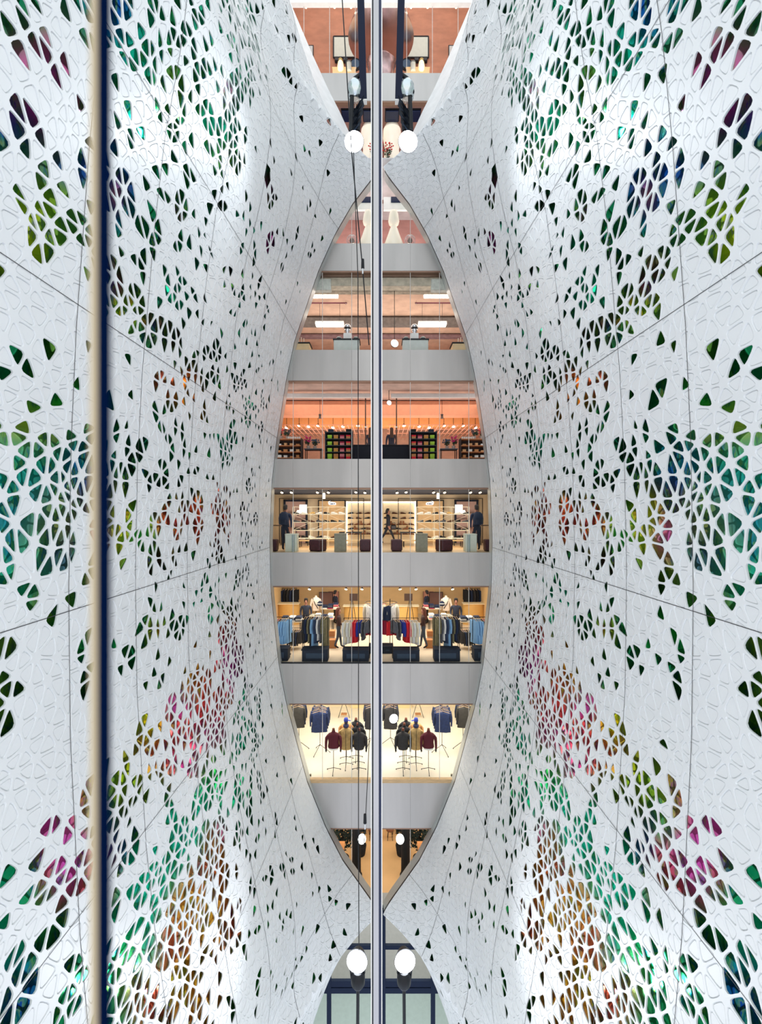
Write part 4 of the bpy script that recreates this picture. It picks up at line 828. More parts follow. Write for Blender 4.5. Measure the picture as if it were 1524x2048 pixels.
def hang_garment(nm, m, Lh, loc, rz, label, group, wd=.44):
    k = (nm, Lh, wd)
    if k not in GP: GP[k] = garment(m, Lh, wd); t = GP[k]
    else: t = copy_tree(GP[k])
    t.location = loc; t.rotation_euler = (0, 0, rz); LR(t, label, 'clothes', group)
def rack(px0, px1, Y, py, lab, lst, gname, Lh, room='E'):
    zf = fl(room); x0, x1 = X(px0, Y), X(px1, Y); w = (x1 - x0) / 2; hh = Z(py, Y) - zf; t = empty('clothes_rack', ((x0 + x1) / 2, Y, zf)); b = MB(); b.tube((-w, 0, hh), (w, 0, hh), .013); b.build('rail', M_black, t)
    for s_ in (-1, 1): b = MB(); b.tube((s_ * w, 0, 0), (s_ * w, 0, hh), .013); b.build('upright', M_black, t); MB().box(s_ * w - .015, s_ * w + .015, -.25, .25, 0, .03).build('foot', M_black, t)
    LR(t, lab, 'clothes rack'); n = len(lst); rn = random.Random(int(px0))
    for i, (c, m) in enumerate(lst):
        L_ = Lh[i % len(Lh)] if isinstance(Lh, (list, tuple)) else Lh
        hang_garment(c, m, L_, ((x0 + x1) / 2 - w + (i + .7) * 2 * w / (n + .4), Y + rn.uniform(-.02, .02), zf + hh - .06), rn.uniform(.25, .55), '%s garment, %s from the post on the %s, {s} side' % (c, ORD[i], gname), 'garments on the %s, {s} side' % gname)
rack(785, 836, 17.75, 1236, 'black clothes rack of red, blue and grey shirts next to the post, {s} side', [('grey', grey), ('charcoal', char), ('grey', grey), ('blue', blue), ('blue', blue), ('red', red), ('red', red), ('cream', cream), ('white', white), ('cream', cream), ('white', white)], 'red and blue shirt rack', [.5, .52, .78, .5, .52, .86, .88, .84, .9, .86, .96])
rack(868, 916, 17.75, 1230, 'black clothes rack with olive and grey coats in the middle, {s} side', [('olive', olive), ('olive', olive), ('grey', grey), ('white', white), ('denim blue', denim), ('pale blue', lblue), ('charcoal', char), ('olive', olive), ('navy', navy), ('charcoal', char)], 'middle coat rack', [1.2, 1.15, 1.0, .9, 1.0])
rack(945, 980, 17.8, 1234, 'black clothes rack of pale blue and pink shirts beside the curved wall, {s} side', [('pale blue', lblue), ('pale blue', lblue), ('pale blue', lblue), ('brown', brownc), ('pink', pink), ('pink', pink), ('navy', navy)], 'outer shirt rack', [.95, .98, .96, .9, .85])
rack(919, 944, 18.7, 1256, 'low black rack of dark trousers behind the outer shirts, {s} side', [('dark', char), ('denim blue', denim), ('dark', black), ('olive', C('dark_olive', 50, 48, 40)), ('dark', char), ('dark', black)], 'low trouser rack', .55)
def bench(px0, px1, Y, h, lab, m=C('navy_box', 26, 36, 52)):
    x0, x1 = X(px0, Y), X(px1, Y); w = (x1 - x0) / 2; t = empty('storage_bench', ((x0 + x1) / 2, Y, z)); MB().box(-w, w, -.24, .24, 0, h - .03, c=.01).build('box', m, t); MB().box(-w - .01, w + .01, -.25, .25, h - .03, h, c=.008).build('top', m, t); MB().box(-w + .15, w - .15, -.25, -.24, .12, h - .14).build('front_panel', C('slate_panel', 50, 66, 84), t); LR(t, lab, 'bench')
bench(786, 838, 17.35, .44, 'dark navy storage bench under the red and blue shirts, {s} side'); bench(867, 918, 17.35, .46, 'dark navy storage bench under the olive coats, {s} side'); bench(946, 985, 17.4, .48, 'dark navy storage bench under the outer shirts, {s} side'); bench(764, 786, 18.3, .3, 'low dark platform beside the post on the clothes floor, {s} side')
def carousel():
    Y = 18.6; p = (X(780, Y), Y, z); t = empty('clothes_stand', p); b = MB(); b.tube((0, 0, 0), (0, 0, 2.1), .016); b.build('pole', M_black, t)
    for k in range(3): a = 2.09 * k; b = MB(); b.tube((0, 0, .12), (.34 * math.cos(a), .34 * math.sin(a), .01), .012); b.build('leg', M_black, t)
    for h_ in (1.95, 1.35): b = MB(); b.path([(.3 * math.cos(a), .3 * math.sin(a), h_) for a in [2 * math.pi * i / 12 for i in range(13)]], .01); b.build('ring', M_black, t)
    LR(t, 'three legged round clothes stand beside the post, {s} side', 'clothes stand')
    for r, (h_, cl) in enumerate(((1.9, [('cream', cream), ('striped grey', C('striped_knit', 170, 160, 150, noise=.3, nscale=20)), ('tan', tan), ('pink', pink), ('cream', cream), ('navy', navy), ('white', white)]), (1.3, [('crimson', crimson), ('red', red), ('crimson', crimson), ('navy', navy), ('crimson', crimson), ('red', red), ('crimson', crimson)]))):
        for i, (c, m) in enumerate(cl):
            a = 2 * math.pi * i / 7 + r * .4; hang_garment('knit' + c, m, .62, (p[0] + .27 * math.cos(a), Y + .27 * math.sin(a), z + h_), a + math.pi / 2 * 0 + .3, '%s knitted top, number %s round the %s ring of the round stand, {s} side' % (c, ORD[i], ['upper', 'lower'][r]), 'knitted tops on the round stand, {s} side', wd=.36)
carousel()
person((X(912, 20.3), 20.3, z), math.radians(170), 1.80, C('dark_fleece', 30, 36, 52, noise=.2), C('dark_denim', 26, 34, 50), hairb, 0, 'person in a dark fleece with cropped hair behind the folded clothes, {s} side', arm=(.5, .5))
person((X(847, 18.75), 18.75, z), math.radians(75), 1.70, C('brown_coat', 64, 38, 34), C('grey_jeans', 60, 70, 84), hairbr, .30, 'person with long red brown hair walking between the racks, {s} side', stride=.35, arm=(.5, .2))
person((X(853, 22.8), 22.8, z), math.radians(60), 1.72, C('navy_jumper', 20, 26, 46), black, hairb, 0, 'person in a navy jumper standing far back on the clothes floor, {s} side', arm=(.3, .3))
def folded(loc, cols, lab, grp, w=.30, room='E'):
    for k, (c, m) in enumerate(cols):
        t = empty('folded_shirt', (loc[0] + random.uniform(-.01, .01), loc[1], loc[2] + k * .05), random.uniform(-.08, .08)); b = MB(); b.box(-w / 2, w / 2, -.18, .18, 0, .048, c=.015); b.build('cloth', m, t); b = MB(); b.box(-.06, .06, -.185, -.05, .046, .054, c=.003); b.build('collar', m, t)
        LR(t, '%s folded shirt, layer %s from bottom, %s, {s} side' % (c, ['one', 'two', 'three', 'four', 'five', 'six'][k], lab), 'clothes', 'folded clothes on the tables, {s} side')
FC = [('white', white), ('grey', grey), ('navy', navy), ('cream', cream), ('pink', pink), ('pale blue', lblue), ('crimson', crimson), ('white', white)]
long_table(856, 905, 20.2, .95, C('pale_table', 210, 190, 160), 'tall table of folded shirts between the people, {s} side', 'E', deep=.6); long_table(846, 880, 21.8, 1.05, C('pale_table', 210, 190, 160), 'farther table of folded shirts in front of the person in navy, {s} side', 'E', deep=.5); long_table(919, 962, 19.6, .98, C('pale_table', 210, 190, 160), 'outer table of folded shirts and caps near the curved wall, {s} side', 'E', deep=.6)
rn = random.Random(5); Y = 20.1
for i, px in enumerate((863, 875, 887, 899)): folded((X(px, Y), Y, z + .95), [rn.choice(FC) for _ in range(4 - i % 2)], '%s stack on the tall table' % ORD[i], '', .24)
for i, px in enumerate((852, 863, 874)): folded((X(px, 21.7), 21.7, z + 1.05), [rn.choice(FC) for _ in range(5 - i)], '%s stack on the farther table' % ORD[i], '', .24)
for i, px in enumerate((926, 939, 953)): folded((X(px, 19.5), 19.5, z + .98), [rn.choice(FC[1:]) for _ in range(4)], '%s stack on the outer table' % ORD[i], '', .26)
long_table(866, 878, 19.2, .5, cork, 'little wooden stool table in front of the tall table, {s} side', 'E', deep=.4)
carton((X(858, 18.9), 18.9, z), .3, .35, .3, cork, cork, 'cardboard carton on the floor beside the walking person, {s} side', None); carton((X(862, 19.3), 19.3, z), .34, .62, .3, C('pale_carton', 210, 180, 150), cork, 'taller pale carton behind the cardboard carton, {s} side', None)
def bust(px, Y, m, lab, strap=True):
    t = empty('mannequin', (X(px, Y), Y, z)); b = MB(); b.tube((0, 0, 0), (0, 0, 1.0), .02); b.lathe([(.18, 0), (.18, .02), (.02, .04)], n=14); b.build('stand', M_black, t)
    b = MB(); rings = [[(rx * math.cos(a), ry * math.sin(a), q) for a in [2 * math.pi * i / 14 for i in range(14)]] for q, rx, ry in ((.9, .17, .11), (1.0, .18, .12), (1.2, .16, .11), (1.4, .20, .12), (1.5, .17, .09), (1.55, .06, .05), (1.62, .05, .05))]; b.loft(rings); b.build('torso', m, t)
    for s_ in (-1, 1): b = MB(); b.tube((s_ * .18, 0, 1.46), (s_ * .25, .0, 1.2), .055, .05, 8); b.tube((s_ * .25, 0, 1.2), (s_ * .26, -.04, .95), .05, .04, 8); b.build('sleeve', m, t)
    if strap: b = MB(); b.path([(.14, -.05, 1.5), (.03, -.135, 1.25), (-.12, -.13, 1.02)], .018); b.build('strap', black, t)
    LR(t, lab, 'mannequin')
bust(892, 21.9, C('pale_jumper', 232, 216, 200), 'pale jumper on a headless mannequin with a dark strap across it, {s} side')
def bag(px, py, Y, lab):
    t = empty('shoulder_bag', at(px, py, Y)); b = MB(); b.loft([[(rx * math.cos(a), ry * math.sin(a), q) for a in [2 * math.pi * i / 12 for i in range(12)]] for q, rx, ry in ((-.14, .08, .04), (-.1, .16, .07), (.0, .14, .07), (.1, .04, .03))]); b.build('body', navy, t); b = MB(); b.box(-.15, .15, -.08, -.06, -.04, -.01); b.build('white_stripe', white, t); LR(t, lab, 'bag')
bag(884, 1206, 21.6, 'navy bag with a white stripe hanging from the mannequin strap, {s} side')
gold = C('gold_wall', 214, 168, 96, rough=.45)
def curved_counter(px0, px1, Y, h, lab):
    x0, x1 = X(px0, Y), X(px1, Y); w = (x1 - x0) / 2; t = empty('curved_counter', ((x0 + x1) / 2, Y, z)); b = MB(); n = 16
    o = [(w * math.cos(a), -.35 * math.sin(a)) for a in [math.pi * i / n for i in range(n + 1)]]
    b.add([(x, y, 0) for x, y in o] + [(x, y, h) for x, y in o], [(i, i + 1, n + 2 + i, n + 1 + i) for i in range(n)] + [tuple(range(n + 1, 2 * n + 2))]); b.build('front', gold, t)
    MB().box(-w - .03, w + .03, -.38, .1, h, h + .04, c=.01).build('worktop', C('pale_worktop', 240, 220, 180), t); LR(t, lab, 'counter')
curved_counter(788, 836, 22.6, 1.0, 'curved golden counter glowing at the back, next to the post, {s} side'); curved_counter(925, 968, 22.9, 1.05, 'curved golden counter at the back beside the curved wall, {s} side')
t = empty('wall_screen', at(872, 1196, 24.9)); MB().box(-.35, .35, 0, .04, -.45, .3).build('mirror_panel', C('rose_mirror', 130, 96, 90, rough=.15, metal=.3), t); b = MB(); b.box(-.38, -.35, -.01, .05, -.48, .33); b.box(.35, .38, -.01, .05, -.48, .33); b.box(-.38, .38, -.01, .05, .3, .33); b.build('frame', black, t); LR(t, 'dark framed mirror on the back wall of the clothes floor, {s} side', 'mirror')
t = empty('wall_screen', at(858, 1190, 24.95)); MB().box(-.32, .25, 0, .03, -.6, .2).build('panel', C('rose_panel', 190, 130, 110), t); MB().box(-.33, -.31, -.01, .03, -.6, .2).build('edge', black, t); LR(t, 'rose coloured wall panel behind the person in navy, {s} side', 'panel')
t = empty('wall_rack', at(947, 1190, 23.6)); b = MB(); b.tube((-.45, 0, .35), (.45, 0, .35), .015); b.build('rail', M_black, t); MB().box(-.5, .5, -.15, .15, -.62, -.58).build('shelf', cork, t); LR(t, 'wall rail of dark coats at the back beside the curved wall, {s} side', 'clothes rack')
for i in range(6): hang_garment('dark' + str(i % 3), [black, navy, char][i % 3], .75, (X(947, 23.6) - .38 + i * .15, 23.6, at(947, 1190, 23.6).z + .33), .5, '%s coat, %s from the post on the back wall rail, {s} side' % (['black', 'navy', 'charcoal'][i % 3], ORD[i]), 'coats on the back wall rail, {s} side')
t = empty('display_easel', (X(820, 22.0), 22.0, z)); b = MB(); b.tube((-.25, 0, 0), (0, 0, 1.6), .014); b.tube((.25, 0, 0), (0, 0, 1.6), .014); b.tube((0, .3, 0), (0, 0, 1.6), .014); b.build('legs', M_black, t); MB().box(-.28, .12, -.03, .0, 1.35, 1.7).build('board', C('dark_board', 60, 40, 30), t); LR(t, 'thin black easel with a dark board in front of the golden counter, {s} side', 'easel')
for i, px in enumerate((800, 832, 905)): spot_light(px, 1178, 21.5, 'warm ceiling spotlight of the clothes floor, %s from the post, {s} side' % ORD[i], -2.82, 'ceiling spotlights of the clothes floor, {s} side', r=.07)

# ------------------------------------------------------------------ jacket floor
z = fl('G')
def tripod(t, h, r=.30, rz=0.0, fold=.16):
    b = MB(); b.tube((0, 0, fold * .9), (0, 0, h), .012); b.build('pole', M_black, t)
    for k in range(3):
        a = rz + 2.094 * k; b = MB(); b.tube((0, 0, fold), (r * math.cos(a), r * math.sin(a), .03), .011); b.tube((r * math.cos(a), r * math.sin(a), .035), (r * math.cos(a), r * math.sin(a), 0), .016); b.build('leg', M_black, t)
def jacket_form(px, Y, m, lab, kind='jacket', zip_=None, left=True, rz=0):
    t = empty('mannequin', (X(px, Y), Y, z), rz); tripod(t, 1.3, rz=.5236); b = MB(); base = .96 if kind == 'jacket' else .72
    P_ = [(base, .21, .13), (base + .03, .225, .14), (1.15, .20, .135), (1.30, .215, .14), (1.42, .235, .14), (1.50, .20, .11), (1.535, .11, .08), (1.56, .07, .065), (1.62, .065, .06)]
    b.loft([[(rx * math.cos(a) * (1 + .02 * math.sin(7 * a)), ry * math.sin(a), q) for a in [2 * math.pi * i / 18 for i in range(18)]] for q, rx, ry in P_]); b.build('jacket', m, t)
    for s_ in (-1, 1):
        b = MB(); n = 9; pts = [(s_ * .205, 0, 1.46, .068), (s_ * .265, .0, 1.34, .066), (s_ * .285, -.01, 1.18, .055), (s_ * .29, -.03, 1.02, .048), (s_ * .285, -.05, .93, .042)]
        b.loft([[(x + r * math.cos(a), y + r * math.sin(a), q + (r * .5 * math.cos(a) * -s_ if i_ == 0 else 0)) for a in [2 * math.pi * i / n for i in range(n)]] for i_, (x, y, q, r) in enumerate(pts)]); b.build('sleeve', m, t)
        b = MB(); b.lathe([(.02, -.10), (.035, -.06), (.028, 0)], s_ * .285, -.05, .925, n=8, sy=.6)
        for f_ in range(4): b.tube((s_ * .285 - .02 + f_ * .013, -.05, .85), (s_ * .285 - .018 + f_ * .011, -.065, .80), .007, .005, 5)
        b.tube((s_ * .262, -.06, .88), (s_ * .252, -.08, .84), .008, .006, 5); b.build('glove', black, t)
    if kind == 'jacket': MB().lathe([(.05, 1.6), (.052, 1.68), (.045, 1.70), (.01, 1.705)], n=12).build('neck_cap', C('wood_neck', 110, 60, 40), t)
    if kind == 'coat':
        b = MB(); b.lathe([(.05, 1.56), (.10, 1.58), (.12, 1.64), (.10, 1.69), (.055, 1.70)], n=14); b.build('scarf', C('blue_scarf', 44, 50, 84), t)
        b = MB(); b.lathe([(.04, 1.68), (.068, 1.74), (.08, 1.82), (.07, 1.88), (.03, 1.91)], n=14, sy=1.1); b.build('head', C('form_head', 50, 48, 60), t)
        b = MB(); b.lathe([(.088, 1.83), (.09, 1.87), (.07, 1.94), (.02, 1.96)], n=16, sy=1.05)
        b.add([(-.08, -.03, 1.84), (-.18, -.04, 1.83), (-.19, .0, 1.835), (-.18, .04, 1.83), (-.08, .05, 1.84), (-.08, -.03, 1.85), (-.18, -.04, 1.84), (-.19, .0, 1.845), (-.18, .04, 1.84), (-.08, .05, 1.85)], [(0, 1, 2, 3, 4), (9, 8, 7, 6, 5), (0, 5, 6, 1), (1, 6, 7, 2), (2, 7, 8, 3), (3, 8, 9, 4)]); b.build('cap', C('royal_blue_cap', 44, 60, 150), t)
    if kind == 'jacket': b = MB(); b.loft([[(rx * math.cos(a), .13 * math.sin(a), q) for a in [2 * math.pi * i / 18 for i in range(18)]] for q, rx in ((.90, .19), (base + .02, .20))]); b.build('hem_shirt', zip_ or m, t)
    else: MB().box(-.006, .006, -.155, -.14, .76, 1.5).build('zip', M_black, t)
    LR(t, lab, 'mannequin', None, left)
jacket_form(806, 17.6, char, 'headless mannequin in a black jacket at the very front, {s} side of the jacket floor'); jacket_form(808.5, 18.05, black, 'headless mannequin in black hidden just behind the front black jacket, {s} side'); jacket_form(812, 18.5, black, 'headless mannequin in black, last of the three in line, {s} side')
jacket_form(832, 17.95, tan, 'mannequin in a long tan coat and blue cap, {s} side of the jacket floor', 'coat'); jacket_form(831, 18.4, C('orange_tan', 206, 150, 96), 'mannequin in an orange tan coat behind the one with the cap, {s} side', 'jacket'); jacket_form(857, 17.6, burg, 'headless mannequin in a burgundy sweater over a white shirt, {s} side of the jacket floor', zip_=white)
def jacket_stand(px, Y, cols, lab, gl, H_=1.95, Lh=.9, wd=.62):
    t = empty('jacket_stand', (X(px, Y), Y, z)); tripod(t, H_, .42, -1.05, .34); b = MB(); b.tube((0, -.35, H_), (0, .5, H_), .012); b.build('arm', M_black, t); LR(t, lab, 'clothes stand')
    for i, (c, m) in enumerate(cols):
        hang_garment(gl + c, m, Lh, (X(px, Y) + (i % 2 - .5) * .03, Y - .30 + i * .16, z + H_ - .04), math.pi / 2 + .08 * (i - 1), '%s jacket, %s from the front on the %s, {s} side' % (c, ORD[i], gl), 'jackets on the %s, {s} side' % gl, wd=wd)
nj = C('indigo_denim', 24, 40, 78, noise=.25, nscale=14); bj = C('brown_black', 56, 52, 46, noise=.2, nscale=9)
jacket_stand(781, 19.6, [('charcoal', char), ('navy', navy), ('charcoal', char), ('black', black)], 'tripod jacket stand right beside the post, {s} side', 'stand beside the post', 1.85, .95, .56)
jacket_stand(884, 19.0, [('indigo', nj), ('indigo', nj), ('navy', navy), ('indigo', nj), ('navy', navy)], 'tripod stand of indigo jackets behind the burgundy sweater, {s} side', 'indigo jacket stand', 1.92, .86, .66); jacket_stand(926, 19.3, [('brown', bj), ('brown', bj), ('navy', navy), ('navy', navy)], 'tripod stand of brown jackets beside the curved wall, {s} side', 'brown jacket stand', 2.0, .9, .55)
t = empty('folding_stool', (X(836, 22.2), 22.2, z)); b = MB(); b.tube((-.28, 0, 0), (-.05, 0, .75), .012); b.tube((.28, 0, 0), (.05, 0, .75), .012); b.build('legs', M_black, t); MB().box(-.14, .14, -.1, .1, .18, .22).build('shelf', cork, t); LR(t, 'thin A-shaped black stand far back on the jacket floor, {s} side', 'stand')
t = empty('wall_panel', at(806, 1420, 23.3)); MB().box(-.45, .45, 0, .08, -.45, .5).build('board', C('cream_board', 236, 216, 160), t); MB().box(-.47, .47, -.01, .09, -.48, -.45).build('base_rail', C('cream_rail', 220, 200, 150), t); LR(t, 'cream wall board behind the tripod stands near the post, {s} side', 'panel')
t = empty('floor_socket', at(903, 1549, 17.3)); t.location.z = z; MB().box(-.03, .03, -.03, .03, 0, .09, c=.008).build('case', C('socket_grey', 150, 140, 120), t); MB().box(-.015, .015, -.035, -.03, .03, .07).build('outlet', black, t); LR(t, 'small grey floor socket at the outer front corner of the jacket floor, {s} side', 'socket')

# ------------------------------------------------------------------ lowest amber floor inside the tip
z = fl('H')
def tree(px, Y, h, r, lab, seed, m=C('deep_foliage', 18, 34, 24)):
    rn = random.Random(seed); t = empty('potted_tree', (X(px, Y), Y, z)); MB().lathe([(.2, 0), (.26, .4), (.22, .4), (.2, .34)], n=14).build('planter', black, t); b = MB(); b.tube((0, 0, .3), (.03, 0, h * .55), .04, .03, 6); b.build('trunk', C('bark', 50, 36, 28), t); lv = MB()
    for i in range(900):
        a, q, e_ = rn.uniform(0, 6.28), r * rn.random() ** .5, rn.uniform(-1, 1); c = Vector((q * math.cos(a) * (1 - .3 * abs(e_)), q * math.sin(a) * .7, h * .66 + e_ * h * .34)); u = Vector((rn.uniform(-1, 1), rn.uniform(-1, 1), rn.uniform(-1, 1))).normalized() * .09; v = u.orthogonal().normalized() * .035
        lv.add([c - u, c + v, c + u, c - v], [(0, 1, 2, 3)])
    lv.build('foliage', m, t); LR(t, lab, 'tree')
tree(838, 18.9, 2.9, .62, 'dark leafy tree behind the lowest glass beside the wall, {s} side', 1); tree(803, 19.6, 2.9, .36, 'dark leafy tree nearer the centre post behind the lowest glass, {s} side', 2)
t = empty('dark_column', (X(811, 18.4), 18.4, z)); MB().lathe([(.2, 0), (.18, .3), (.17, 2.4), (.2, 2.9)], n=18).build('shaft', black, t); MB().lathe([(.23, 0), (.23, .08)], n=18).build('base_ring', M_black, t); LR(t, 'dark round column standing on the amber floor, {s} side', 'column')
p = at(800.5, 1678, 17.4); t = empty('round_lamp_or_reflection', p); head(t, (0, 0, 0), .17, (-.55, -1, .55), 'lamp_head', mat('disc_lamp_or_reflection', (1, 1, 1), emit=(1, .99, .95), estr=4)); b = MB(); b.tube((0, .1, .05), (0, .1, -11.9 - p.z), .015); b.build('stem', M_black, t); LR(t, 'tilted round spotlight under the lowest ceiling, {s} of the post', 'spotlight')
t = empty('wooden_shelf', (X(775, 22), 22, z)); 
for q in (.9, 1.3, 1.7, 2.1): MB().box(-.35, .35, -.15, .15, q, q + .04).build('shelf', M_wood, t)
for s_ in (-1, 1): MB().box(s_ * .36 - .02, s_ * .36 + .02, -.16, .16, 0, 2.5).build('side_panel', M_wood, t)
LR(t, 'amber wooden shelving at the back behind the lowest glass, {s} of the post', 'shelving')
for i, (px, Y_) in enumerate(((780, 20.5), (790, 20.9))):
    t = empty('stool', (X(px, Y_), Y_, z)); MB().lathe([(.17, .42), (.18, .45), (.17, .47), (.02, .475)], n=16).build('seat', C('leather_seat', 120, 70, 40), t)
    for k in range(4): a = .785 + 1.57 * k; b = MB(); b.tube((.1 * math.cos(a), .1 * math.sin(a), .43), (.16 * math.cos(a), .16 * math.sin(a), 0), .012); b.build('leg', M_black, t)
    LR(t, '%s brown stool on the amber floor, {s} side' % ['nearer', 'farther'][i], 'stool')
t = empty('low_crate', (X(846, 17.5), 17.5, z)); MB().box(-.2, .2, -.2, .2, 0, 1.9, c=.01).build('panel', C('copper_panel', 190, 110, 50), t); MB().box(-.22, .22, -.22, .22, 1.9, 1.94).build('cap', C('copper_cap', 210, 140, 80), t); LR(t, 'tall copper coloured cabinet beside the wall behind the lowest glass, {s} side', 'cabinet')

# ------------------------------------------------------------------ white lamps in the top tip and above the neck
M_glow = mat('milk_glass', (.95, .88, .74), rough=.3, emit=(1, .88, .66), estr=.16)
def gourd(px, Yg_, zf, h, w, lab, name='gourd_lamp', prof=None, left=True):
    t = empty(name, (X(px, Yg_), Yg_, zf)); prof = prof or [(.42, 0), (.50, .05), (.46, .22), (.30, .42), (.20, .56), (.12, .64), (.24, .68), (.27, .74), (.22, .90), (.16, .97), (.05, 1.0)]
    k = next(i for i, (r, q) in enumerate(prof) if q >= .64 or i == len(prof) - 2); MB().lathe([(r * w, q * h) for r, q in prof[:k + 1]], n=20).build('body', M_glow, t); MB().lathe([(r * w, q * h) for r, q in prof[k:]], n=20).build('neck', M_glow, t)
    MB().lathe([(.3 * w, 0), (.3 * w, .02)], n=16).build('foot_ring', M_steel, t); LR(t, lab, 'lamp', None, left)
zA = fl('A'); gourd(787.5, 17.6, zA, Z(420, 17.6) - zA, .80, 'big white gourd-shaped glowing lamp in the upper tip, {s} of the post'); gourd(818, 17.9, zA, .62, .42, 'small white gourd-shaped lamp beside the mesh ball in the upper tip, {s} side')
t = empty('mesh_ball', (X(820, 17.3), 17.3, zA)); b = MB()
for i in range(8):
    a = math.pi * i / 8; b.path([(.21 * math.cos(a) * math.sin(q), .21 * math.sin(a) * math.sin(q), .36 + .21 * math.cos(q)) for q in [math.pi * k / 10 for k in range(21)]], .004, 4)
for q in (-.12, 0, .12): b.path([(math.sqrt(.21 ** 2 - q * q) * math.cos(a), math.sqrt(.21 ** 2 - q * q) * math.sin(a), .36 + q) for a in [2 * math.pi * k / 16 for k in range(17)]], .004, 4)
b.build('wire_ball', M_steel, t); MB().lathe([(.05, .0), (.02, .03), (.02, .16)], n=10).build('stand', M_steel, t); MB().lathe([(.01, .28), (.09, .32), (.1, .38), (.05, .45)], n=12).build('core', C('dull_core', 150, 130, 120), t); LR(t, 'round wire mesh ball on a short stand in the upper tip, {s} side', 'ornament')
t = empty('wall_strip', (1.9, 18.0, 12.35)); MB().box(-1.8, 1.8, 0, .12, -.25, .25).build('board', M_white2, t); MB().box(-1.5, -.6, -.02, 0, .02, .25).build('dark_window', M_navy, t); LR(t, 'pale ceiling beam with a dark slot high in the upper tip, {s} side', 'beam')
gourd(784, 20.4, 14.1, Z(246, 20.4) - 14.1, .95, 'tall white double-bulb lamp just above the narrow neck, {s} of the post', 'bulb_lamp', [(.30, 0), (.36, .15), (.42, .42), (.40, .52), (.33, .66), (.36, .70), (.44, .80), (.42, .90), (.28, .98), (.06, 1.0)])
for px, n_ in ((784, 'nearer'), (827, 'farther')):
    t = empty('ceiling_panel', (X(px, 19.8), 19.8, 17.36)); MB().box(-.28, .28, -.3, .25, 0, .05, c=.01).build('panel', M_navy, t); MB().box(-.31, .31, -.33, .28, .05, .11).build('frame', M_black, t); LR(t, 'dark blue ceiling panel above the neck, the %s from the post, {s} side' % n_, 'panel')
flowers((X(775, 19.7), 19.7, 15.3), C('scarlet_petals', 220, 50, 50), 'scarlet flowers standing just above the neck, {s} of the post', 30, .3, .8, seed=8); t = empty('plant_plinth', (X(775, 19.7), 19.7, 14.1)); MB().box(-.2, .2, -.2, .2, 0, 1.18, c=.01).build('block', M_white2, t); MB().box(-.22, .22, -.22, .22, 1.16, 1.2).build('top', M_white2, t); LR(t, 'white plinth under the scarlet flowers above the neck, {s} side', 'plinth')
# top floor
zV = fl('V')
t = empty('projection_board', (0, 22.3, zV)); w_ = X(857, 22.3); b = MB(); b.box(-w_, w_, 0, .05, Z(113, 22.3) - zV, Z(74, 22.3) - zV); b.build('surface', C('pale_board', 206, 206, 192), t); b = MB(); q0, q1 = Z(114, 22.3) - zV, Z(73, 22.3) - zV
for s_ in (-1, 1): b.box(s_ * w_ - .03, s_ * w_ + .03, -.02, .06, q0, q1)
b.box(-w_, w_, -.02, .06, q0 - .03, q0); b.box(-w_, w_, -.02, .06, q1, q1 + .03); b.build('frame', C('dark_frame', 40, 36, 40), t); tag(t, 'wide pale board in a thin dark frame on the wooden wall at the top', 'board')
t = empty('metal_hood', (0, 20.6, 26.4)); b = MB(); b.lathe([(1.50, -4.75), (1.42, -4.45), (1.25, -4.15), (.95, -3.88), (.6, -3.74), (.3, -3.68), (.05, -3.66)], n=40); b.build('bell', mat('rose_steel', (.62, .50, .50), rough=.22, metal=.95, noise=.1, nscale=2), t); b = MB(); b.tube((0, 0, -3.7), (0, 0, 0), .08, .08, 12); b.build('stem', M_steel, t)
tag(t, 'large polished bell shaped metal hood hanging on the centre line at the top', 'hood')
t = empty('sculpture', (0, 20.6, zV)); b = MB(); b.loft([[(rx * math.cos(a) + ox, .35 * rx * math.sin(a) * 2, q) for a in [2 * math.pi * i / 20 for i in range(20)]] for q, rx, ox in ((0, .6, 0), (.3, .55, .02), (.8, .5, -.03), (1.3, .55, 0), (1.9, .68, .02), (2.2, .4, 0))]); b.build('body', mat('mauve_metal', (.42, .30, .30), rough=.25, metal=.8, noise=.4, nscale=2.5), t); MB().box(-.8, .8, -.5, .5, 0, .04).build('base', M_black, t); tag(t, 'dull mauve metal drum standing beneath the hood at the top, behind the post', 'sculpture')
def tcab(px0, px1, py, Y, m, lab):
    x0, x1 = X(px0, Y), X(px1, Y); w = (x1 - x0) / 2; h = Z(py, Y) - zV; t = empty('side_table', ((x0 + x1) / 2, Y, zV)); MB().box(-w, w, -.2, .2, 0, h - .03).build('body', m, t); MB().box(-w - .02, w + .02, -.22, .22, h - .03, h).build('top', m, t); LR(t, lab, 'table'); return zV + h
tcab(812, 858, 143, 21.2, C('pale_oak', 226, 190, 140), 'pale oak side table at the foot of the board, {s} side of the top floor')
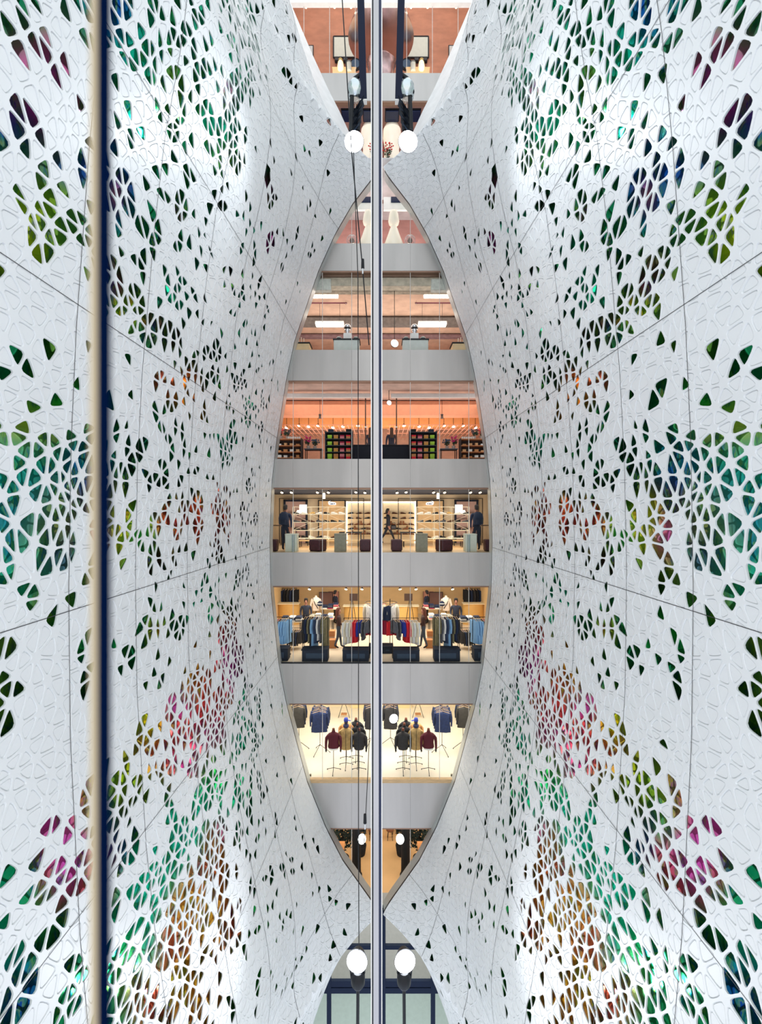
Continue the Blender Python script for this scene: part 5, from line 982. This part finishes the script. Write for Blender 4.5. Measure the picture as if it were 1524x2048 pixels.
t = empty('pineapple_lamp', (X(843, 21), 21.0, Z(143, 21))); MB().lathe([(.07, 0), (.13, .08), (.15, .25), (.12, .42), (.06, .5)], n=14).build('body', mat('amber_glass', (.9, .75, .45), rough=.3, emit=(1, .8, .45), estr=.8, noise=.3, nscale=20), t); MB().lathe([(.06, .5), (.10, .56), (.02, .62)], n=8).build('crown', C('amber_crown', 190, 160, 100), t); LR(t, 'glowing amber pineapple shaped lamp on the oak table, {s} side', 'lamp')
for px, n_ in ((833, 'middle'), (850, 'outer')):
    t = empty('wall_speaker', at(px, 121, 22.25)); MB().box(-.11, .11, -.08, .08, -.08, .08, c=.01).build('case', black, t); MB().box(-.09, .09, -.085, -.08, -.06, .06).build('grille', C('speaker_mesh', 60, 60, 64), t); LR(t, 'small black loudspeaker under the board, the %s one, {s} side' % n_, 'speaker')
t = empty('round_clock', (X(813, 21.1), 21.1, Z(143, 21.1))); MB().lathe([(.03, 0), (.05, .02), (.03, .06)], n=12).build('foot', black, t); b = MB(); b.tube((0, -.05, .32), (0, .05, .32), .27, .27, 24); b.build('case', black, t); b = MB(); b.tube((0, -.06, .32), (0, -.05, .32), .20, .20, 24); b.build('face', C('clock_face', 70, 90, 110, rough=.2), t); LR(t, 'big dark round clock standing on the oak table, {s} side', 'clock')
t = empty('white_canister', (X(826, 21), 21, Z(143, 21))); MB().lathe([(.12, 0), (.12, .36), (.10, .38)], n=16).build('body', C('pale_canister', 206, 204, 190), t); MB().lathe([(.125, .38), (.125, .42), (.02, .43)], n=16).build('lid', C('grey_lid', 120, 120, 116), t); LR(t, 'pale canister between the clock and the pineapple lamp, {s} side', 'canister')
t = empty('picture_frame', at(905, 104, 22.35)); b = MB(); b.box(-.2, .2, 0, .04, -.45, .35); b.build('frame', C('dark_frame', 40, 36, 40), t); MB().box(-.16, .16, -.01, 0, -.4, .3).build('picture', C('pale_picture', 200, 200, 196), t); LR(t, 'narrow framed picture on the wooden wall next to the curved wall, {s} side', 'picture')
for i, px in enumerate((787, 822, 855, 912)): spot_light(px, 14, 20.2, 'tiny bright spotlight along the top edge, %s from the post, {s} side' % ORD[i], 26.5, 'ceiling spotlights of the top floor, {s} side', r=.05)
